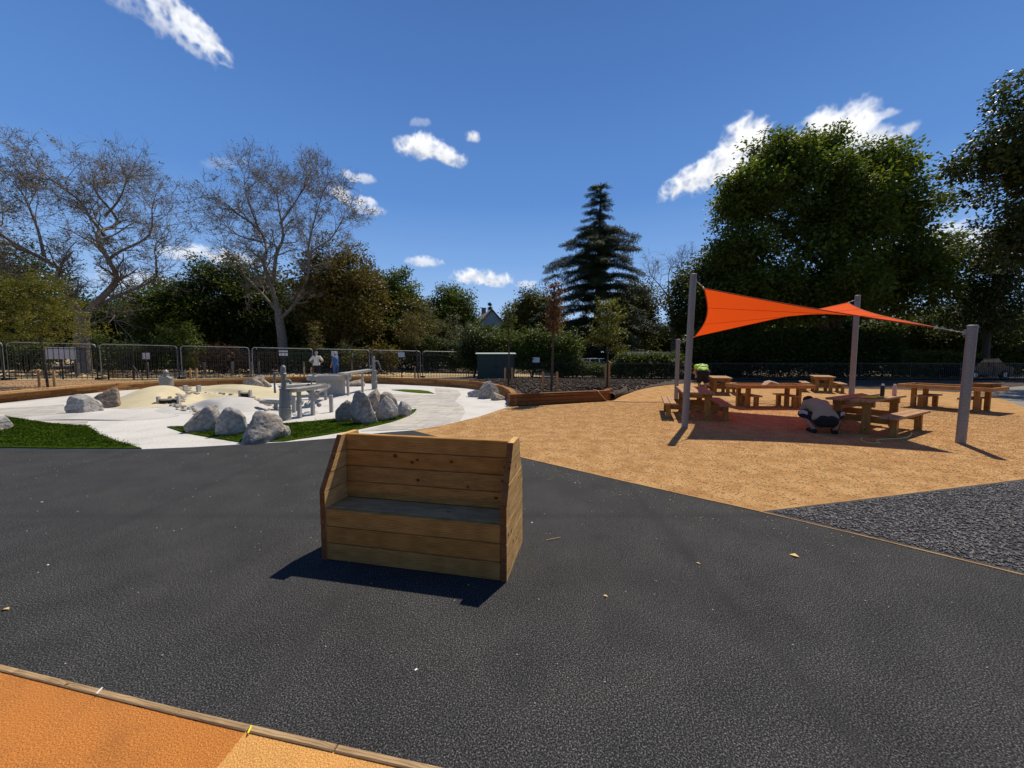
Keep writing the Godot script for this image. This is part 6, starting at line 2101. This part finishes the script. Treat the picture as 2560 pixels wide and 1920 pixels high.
	part("body", blob(hips + lg + back + ar + hd + hand(Vector3(0.36, 0.76, -0.62), Vector3(0, -0.7, -0.7), Vector3(1, 0, 0)) + hand(Vector3(-0.10, 0.78, -0.72), Vector3(0, -0.7, -0.7), Vector3(1, 0, 0)), 0.018, 0.03, -0.004), M.skin, v)
	part("vest", blob([[Vector3(-0.06, 1.02, -0.05), Vector3(0.08, 1.02, -0.05), 0.14, 0.14], back[0], back[1], back[2]], 0.022, 0.05, 0.014), M.high_vis, v)
	part("shorts", blob(hips + mirror([[Vector3(0.10, 0.88, 0.04), Vector3(0.125, 0.58, -0.01), 0.105, 0.095]]), 0.022, 0.03, 0.014), M.black_cloth, v)
	for y in [0.0, 1.0]:
		var band := Geo.new()
		var line := []
		var r := []
		for k in 9:
			var a := PI * (k / 8.0)
			line.append(Vector3(0.02 + cos(a) * 0.17, 1.075 + y * 0.08 + sin(a) * 0.135, -0.02 - y * 0.16))
			r.append(0.018)
		band.tube(line, r, 5)
		part("reflective_band", band.mesh(), M.reflective, v)
	part("hair", blob([[Vector3(0.02, 1.12, -0.645), Vector3(0.02, 1.09, -0.71), 0.098, 0.09]], 0.02, 0.02), M.hair, v)
	for s in [-1.0, 1.0]:
		part("shoe", blob([[Vector3(s * 0.12, 0.05, 0.07), Vector3(s * 0.13, 0.045, -0.16), 0.05, 0.045]], 0.02, 0.02), M.black_cloth, v)
	# two men standing at the fence
	standing("person in a pale shirt and black trousers standing at the fence, hands on hips", Vector3(-12.2, 0.16, -24.0), 0.3, M.pale_shirt, M.black_cloth, M.grey_hair, M.skin, true)
	standing("person in blue clothes standing at the fence, seen from the side", Vector3(-11.2, 0.14, -24.4), 1.3, M.blue_cloth, M.blue_cloth, M.grey_hair, M.skin, false)


func standing(label: String, at: Vector3, turn: float, shirt: Material, trousers: Material, hair: Material, skin: Material, akimbo: bool):
	var p := person(label, at, turn)
	var lg := mirror([[Vector3(0.09, 0.9, 0), Vector3(0.10, 0.5, -0.02), 0.09, 0.06], [Vector3(0.10, 0.5, -0.02), Vector3(0.10, 0.10, 0.03), 0.058, 0.042], [Vector3(0.10, 0.045, 0.05), Vector3(0.11, 0.04, -0.15), 0.042, 0.038]])
	var torso := [[Vector3(-0.07, 0.95, 0), Vector3(0.07, 0.95, 0), 0.13, 0.13], [Vector3(0, 1.0, 0), Vector3(0, 1.3, 0), 0.135, 0.14], [Vector3(-0.16, 1.42, 0), Vector3(0.16, 1.42, 0), 0.075, 0.075]]
	var arms := mirror([[Vector3(0.19, 1.42, 0), Vector3(0.38, 1.18, 0.08), 0.052, 0.043], [Vector3(0.38, 1.18, 0.08), Vector3(0.2, 1.03, -0.05), 0.041, 0.03]]) if akimbo else mirror([[Vector3(0.19, 1.41, 0), Vector3(0.24, 1.14, -0.02), 0.052, 0.043], [Vector3(0.24, 1.14, -0.02), Vector3(0.22, 0.92, -0.14), 0.041, 0.03]])
	var head := [[Vector3(0, 1.45, 0), Vector3(0, 1.56, -0.03), 0.055, 0.052], [Vector3(0, 1.62, -0.03), Vector3(0, 1.68, -0.03), 0.078, 0.088], [Vector3(0, 1.60, -0.11), Vector3(0, 1.625, -0.125), 0.014, 0.01]]
	var hands := []
	for s in [-1.0, 1.0]:
		var at_hand := Vector3(s * 0.2, 1.03, -0.05) if akimbo else Vector3(s * 0.22, 0.92, -0.14)
		hands += hand(at_hand, Vector3(-s * 0.5, -0.6, -0.4).normalized() if akimbo else Vector3(0, -0.95, -0.3), Vector3(0, 0, 1))
	part("body", blob(lg + torso + arms + head + hands, 0.02, 0.03, -0.004), skin, p)
	part("shirt", blob(torso + [[arms[0][0], arms[0][0].lerp(arms[0][1], 0.7), 0.06, 0.058], [arms[1][0], arms[1][0].lerp(arms[1][1], 0.7), 0.06, 0.058]], 0.024, 0.04, 0.014), shirt, p)
	part("trousers", blob(mirror([[Vector3(0.09, 0.88, 0), Vector3(0.105, 0.5, -0.01), 0.10, 0.075]]) + [[Vector3(-0.06, 0.88, 0), Vector3(0.06, 0.88, 0), 0.13, 0.13]], 0.024, 0.03, 0.012), trousers, p)
	part("hair", blob([[Vector3(0, 1.66, -0.005), Vector3(0, 1.70, -0.02), 0.085, 0.09]], 0.02, 0.02), hair, p)
	for s in [-1.0, 1.0]:
		part("shoe", blob([[Vector3(s * 0.10, 0.05, 0.06), Vector3(s * 0.11, 0.045, -0.17), 0.05, 0.045]], 0.02, 0.02), M.black_cloth, p)


# ---------------------------------------------------------------- small things

func hose(called: String, label: String, pts: Array, r: float, m: Material):
	var g := Geo.new()
	var line := curve(pts, 8)
	var rr := []
	for p in line:
		rr.append(r)
	g.tube(line, rr, 8)
	solo(called, g.mesh(), m, label, "hose")


func small_things():
	# bottles and a folded vest on the near right table
	var top := 0.726
	for b in [[Vector3(8.28, top, -8.55), "bottle_black", 0.27, "black drinking bottle standing on the picnic table under the sail"], [Vector3(8.62, top, -8.62), "bottle_pink", 0.26, "pink drinking bottle standing on the picnic table under the sail"]]:
		var o := thing("drinking_bottle", b[3], "bottle", b[0], 0.0, "bottles on the picnic table")
		var g := Geo.new()
		g.lathe(Vector3.ZERO, [Vector2(0.036, 0.0), Vector2(0.038, 0.01), Vector2(0.038, b[2] * 0.72), Vector2(0.026, b[2] * 0.86), Vector2(0.0, b[2] * 0.87)], 18)
		part("flask", g.mesh(), M[b[1]], o)
		var c := Geo.new()
		c.lathe(Vector3.ZERO, [Vector2(0.027, b[2] * 0.86), Vector2(0.027, b[2] * 0.98), Vector2(0.022, b[2]), Vector2(0, b[2])], 16)
		part("cap", c.mesh(), M.bottle_cap, o)
	var cloth := Geo.new()
	var f := FastNoiseLite.new()
	f.seed = 4
	f.frequency = 5.0
	for j in 17:
		for i in 21:
			var x := (i / 20.0 - 0.5) * 0.62
			var z := (j / 16.0 - 0.5) * 0.30
			cloth.v.append(Vector3(x + 0.03 * f.get_noise_2d(z, 3.0), 0.012 + 0.05 * absf(f.get_noise_2d(x, z)) * (1.0 - pow(absf(x) / 0.31, 4)), z * (1.0 + 0.3 * f.get_noise_2d(x * 0.6, 9.0))))
	for j in 16:
		for i in 20:
			var q := j * 21 + i
			cloth.ix.append_array([q, q + 1, q + 21, q + 1, q + 22, q + 21])
	cloth.smooth()
	var vest := solo("crumpled_vest", cloth.mesh(), M.vest_cloth, "crumpled yellow-green work vest lying on the picnic table", "vest", Vector3(7.75, top, -8.22))
	vest.rotation.y = facing(Vector3(0.86, 0, -0.51))
	hose("garden_hose", "yellow hose looping on the tan rubber by the near right table", [Vector3(8.346, 0.015, -7.936), Vector3(8.075, 0.015, -7.69), Vector3(7.748, 0.015, -7.458), Vector3(7.402, 0.015, -7.347), Vector3(7.062, 0.015, -7.275), Vector3(6.868, 0.015, -7.135), Vector3(6.792, 0.015, -7), Vector3(6.621, 0.015, -6.968), Vector3(6.596, 0.015, -7.101), Vector3(6.694, 0.015, -7.275), Vector3(6.823, 0.015, -7.384)], 0.013, M.hose_rubber)
	hose("garden_hose", "long tan hose trailing over the planter wall's end across the tan rubber", [Vector3(3.069, 0.36, -14.682), Vector3(3.041, 0.395, -13.592), Vector3(3.116, 0.3, -13.541), Vector3(3.323, 0.1, -13.677), Vector3(3.442, 0.02, -13.746), Vector3(3.972, 0.015, -13.542), Vector3(5.062, 0.015, -13.421), Vector3(6.242, 0.015, -13.542), Vector3(8.015, 0.015, -13.421), Vector3(8.93, 0.015, -12.526)], 0.014, M.tan_hose)
	# fallen leaves and scraps on the tarmac
	var leaf := Geo.new()
	leaf.tri(Vector3(-0.04, 0.002, 0), Vector3(0, 0.012, -0.03), Vector3(0.05, 0.004, 0), Vector3(0, 1, -0.2).normalized())
	leaf.tri(Vector3(-0.04, 0.002, 0), Vector3(0.05, 0.004, 0), Vector3(0, 0.018, 0.03), Vector3(0, 1, 0.3).normalized())
	var leaf_mesh := leaf.mesh()
	var spots := [[Vector3(2.273, 0.003, -2.981), 0.75, "curled dry leaf on the tarmac near the tan rubber's edge"], [Vector3(0.624, 0.003, -2.463), 0.4, "dry leaf lying on the tarmac right of the bench"], [Vector3(-3.21, 0.003, -2.329), 0.5, "small pale leaf on the tarmac at the left edge"], [Vector3(1.443, 0.003, -2.873), 0.35, "tiny leaf on the tarmac before the curled leaf"]]
	for s in spots:
		var o := solo("fallen_leaf", leaf_mesh, M.dead_leaf, s[2], "leaf", s[0], "fallen leaves on the tarmac")
		o.scale = Vector3.ONE * s[1]
		o.rotation.y = rng.randf() * TAU
	var scrap := plank(Vector3(0.016, 0.004, 0.01), 0, 0.001)
	var bits := [[Vector3(-5.179, 0.004, -4.129), "on the tarmac at the far left"], [Vector3(-3.569, 0.004, -2.848), "on the tarmac below the left one"], [Vector3(0.193, 0.004, -3.606), "just right of the bench"], [Vector3(0.803, 0.004, -4.775), "near the tan edge right of the bench"], [Vector3(-4.092, 0.034, -7.926), "on the turf in front of the near boulder"], [Vector3(-0.491, 0.004, -1.856), "on the tarmac in the foreground"], [Vector3(-5.004, 0.004, -6.224), "on the tarmac near the concrete edge"], [Vector3(-4.29, 0.004, -6.096), "on the tarmac below the near boulder"]]
	for s in bits:
		var o := solo("paper_scrap", scrap, M.paper_white, "tiny white scrap %s" % s[1], "scrap", s[0], "white scraps")
		o.rotation.y = rng.randf() * TAU
	var twig := Geo.new()
	twig.tube([Vector3(0.3, 0.006, -3.245), Vector3(0.369, 0.008, -3.27), Vector3(0.433, 0.005, -3.299)], [0.003, 0.003, 0.002], 5)
	solo("twig", twig.mesh(), M.dead_leaf, "thin pale twig on the tarmac right of the bench", "twig")
	for s in [[Vector3(-1.117, 0.017, -1.527), M.yellow_mark, "yellow plastic shim in the timber edging joint"], [Vector3(-1.961, 0.017, -1.717), M.paper_white, "white shim in the timber edging joint at the left"]]:
		var o := solo("edging_shim", plank(Vector3(0.006, 0.006, 0.036), 0, 0.001), s[1], s[2], "shim", s[0], "shims in the timber edging")
		o.rotation.y = 0.25
	scatter("rubber_crumb", "loose dark grey shreds of the rubber mulch", M.crumb_dark, plank(Vector3(0.018, 0.006, 0.008), 0, 0.001), 26000, PackedVector2Array([Vector2(2.687, -3.865), Vector2(4.157, -4.235), Vector2(6.576, -4.85), Vector2(9.5, -5.7), Vector2(9, -1.5), Vector2(3.864, -2.704), Vector2(3.279, -3.279)]), 0.006, 1.0, 0.6)
	scatter("rubber_crumb", "loose pale grey shreds of the rubber mulch", M.crumb_pale, plank(Vector3(0.017, 0.006, 0.008), 0, 0.001), 24000, PackedVector2Array([Vector2(2.687, -3.865), Vector2(4.157, -4.235), Vector2(6.576, -4.85), Vector2(9.5, -5.7), Vector2(9, -1.5), Vector2(3.864, -2.704), Vector2(3.279, -3.279)]), 0.008, 1.0, 0.6)
	var blades := Geo.new()
	for k in 14:
		var a := rng.randf() * TAU
		var p := Vector3(rng.randf_range(-0.05, 0.05), 0, rng.randf_range(-0.05, 0.05))
		var d := Vector3(cos(a), 0, sin(a))
		var side := Vector3(-d.z, 0, d.x) * 0.004
		var tip := p + d * rng.randf_range(0.0, 0.012) + Vector3(0, rng.randf_range(0.006, 0.014), 0)
		blades.tri(p - side, p + side, tip, Vector3(d.x, 0.6, d.z).normalized())
	var tuft := blades.mesh()
	scatter("turf_blades", "short green blades of the turf", M.turf, tuft, 7000, PackedVector2Array([Vector2(-13.604, -9.657), Vector2(-13.36, -10.043), Vector2(-11.931, -9.416), Vector2(-10.851, -8.967), Vector2(-9.679, -8.658), Vector2(-8.344, -7.683), Vector2(-7.42, -7.1), Vector2(-6.486, -6.598), Vector2(-7.881, -6.598), Vector2(-9.469, -6.687)]), 0.03, 1.0)
	scatter("turf_blades", "short green blades of the turf by the boulders", M.turf, tuft, 7000, PackedVector2Array([Vector2(-7.726, -8.584), Vector2(-6.966, -8.708), Vector2(-6.119, -8.81), Vector2(-5.363, -9.021), Vector2(-4.89, -9.3), Vector2(-4.477, -9.657), Vector2(-4.037, -10.11), Vector2(-3.615, -10.758), Vector2(-2.897, -11.407), Vector2(-2.831, -9.976), Vector2(-2.942, -9.357), Vector2(-3.124, -8.862), Vector2(-3.35, -8.415), Vector2(-3.922, -7.605), Vector2(-4.298, -7.168), Vector2(-4.647, -7.1), Vector2(-5.077, -7.083), Vector2(-5.926, -7.491), Vector2(-6.906, -8.011)]), 0.03, 1.0)
	var near_tan := PackedVector2Array([Vector2(-1.706, -8.098), Vector2(0.211, -6.037), Vector2(1.464, -4.882), Vector2(2.595, -3.928), Vector2(4.253, -4.335), Vector2(6.798, -4.998), Vector2(13.873, -10.317), Vector2(14.352, -13.428), Vector2(9.208, -14.18), Vector2(3.724, -13.67), Vector2(0.125, -11.947), Vector2(-0.839, -9.976), Vector2(-1.492, -8.862)])
	scatter("rubber_shreds", "pale straw-coloured shreds in the tan rubber surface", M.straw_shred, plank(Vector3(0.016, 0.004, 0.005), 0, 0.001), 42000, near_tan, 0.004, 1.0, 0.25)
	scatter("rubber_shreds", "brown shreds in the tan rubber surface", M.brown_shred, plank(Vector3(0.016, 0.004, 0.005), 0, 0.001), 36000, near_tan, 0.004, 1.0, 0.25)
	scatter("tan_crumb", "loose tan crumbs kicked from the rubber onto the tarmac", M.dead_leaf, plank(Vector3(0.009, 0.004, 0.005), 0, 0.001), 300, PackedVector2Array([Vector2(-2.048, -8.098), Vector2(0.206, -5.893), Vector2(1.431, -4.772), Vector2(2.529, -3.825), Vector2(3.332, -3.031), Vector2(2.747, -2.925), Vector2(1.693, -3.765), Vector2(0.111, -5.247), Vector2(-1.851, -7.308)]), 0.003, 1.0)
	scatter("grit", "pale grit lying about on the tarmac", M.slab_3, plank(Vector3(0.006, 0.004, 0.005), 0, 0.001), 260, PackedVector2Array([Vector2(-8.279, -6.111), Vector2(-4.583, -6.373), Vector2(-2.212, -7.491), Vector2(1.076, -4.593), Vector2(2.905, -2.925), Vector2(2.9, -2.067), Vector2(1.782, -1.418), Vector2(-0.286, -1.418), Vector2(-2.745, -1.95)]), 0.003, 1.0)
	scatter("bark_chips", "loose pale bark chips on the bed behind the left wall", M.stake_wood, plank(Vector3(0.09, 0.015, 0.035), 0, 0.003), 2600, PackedVector2Array([Vector2(-17.5, -8.0), Vector2(-17.9, -13.0), Vector2(-18.7, -18.4), Vector2(-17.2, -21.2), Vector2(-20.5, -21.6), Vector2(-27, -18.6), Vector2(-27, -9)]), 0.35, 0.6)
	scatter("soil_clods", "dark clods of soil and bark on the bed by the planter wall", M.dark_soil, boulder_mesh(401, Vector3(0.16, 0.10, 0.13), 1, 6), 3200, PackedVector2Array([Vector2(-2.3, -20.3), Vector2(-0.7, -17.6), Vector2(0.25, -14.7), Vector2(0.4, -12.9), Vector2(3.2, -14.1), Vector2(5.0, -16.6), Vector2(7.6, -21.2), Vector2(11, -25.8), Vector2(-1, -26.6)]), 0.30, 0.5)
	scatter("litter_leaves", "dry fallen leaves and woodchips on the ground beyond the fence", M.dead_leaf, leaf_mesh, 1800, PackedVector2Array([Vector2(-36, -22), Vector2(-20, -23.5), Vector2(-8, -29), Vector2(-6, -38), Vector2(-26, -38), Vector2(-44, -32)]), 0.40, 2.6)
	# tools left on the far tables
	var bag := solo("cloth_heap", boulder_mesh(301, Vector3(0.55, 0.16, 0.3), 3), M.sand_shirt, "pale cloth heap lying on the long middle table", "cloth", Vector3(8.3, 0.68, -12.35))
	bag.rotation.y = 0.2
	solo("planter_box", plank(Vector3(0.5, 0.16, 0.3), 0, 0.01), M.sleeper_dark, "reddish box standing on the right-hand long table", "box", Vector3(13.75, 0.757, -11.1))


func scatter(called: String, label: String, m: Material, mesh: Mesh, n: int, region: PackedVector2Array, y: float, size: float, tumble := 0.3):
	# loose bits that nobody could count, lying on the ground
	var lo := Vector2(1e9, 1e9)
	var hi := -lo
	for p in region:
		lo = lo.min(p)
		hi = hi.max(p)
	var mm := MultiMesh.new()
	mm.transform_format = MultiMesh.TRANSFORM_3D
	mm.mesh = mesh
	var where := []
	while where.size() < n:
		var p := Vector2(rng.randf_range(lo.x, hi.x), rng.randf_range(lo.y, hi.y))
		if not inside(p, region):
			continue
		var turn := Basis(Vector3.UP, rng.randf() * TAU) * Basis(Vector3(1, 0, 0), rng.randfn() * tumble)
		where.append(Transform3D(turn.scaled(Vector3.ONE * size * rng.randf_range(0.5, 1.6)), Vector3(p.x, ground_at(p, y), p.y)))
	mm.instance_count = n
	for k in n:
		mm.set_instance_transform(k, where[k])
	var o := MultiMeshInstance3D.new()
	o.name = numbered(called)
	o.multimesh = mm
	o.material_override = m
	add_child(o, true)
	stuff(o)
	o.set_meta("label", label)


func ground_at(p: Vector2, y: float) -> float:
	# how high the beds lie, found by looking down on their triangles
	var best := -1.0
	for b in beds:
		var cell := Vector2i((p / 1.0).floor())
		if not b.has(cell):
			continue
		for t in b[cell]:
			var a: Vector3 = t[0]
			var d: Vector3 = t[1]
			var e: Vector3 = t[2]
			if Geometry2D.point_is_inside_triangle(p, Vector2(a.x, a.z), Vector2(d.x, d.z), Vector2(e.x, e.z)):
				var n := (d - a).cross(e - a)
				if absf(n.y) > 1e-6:
					best = maxf(best, a.y - (n.x * (p.x - a.x) + n.z * (p.y - a.z)) / n.y)
	return best + 0.01 if best > -0.5 else y
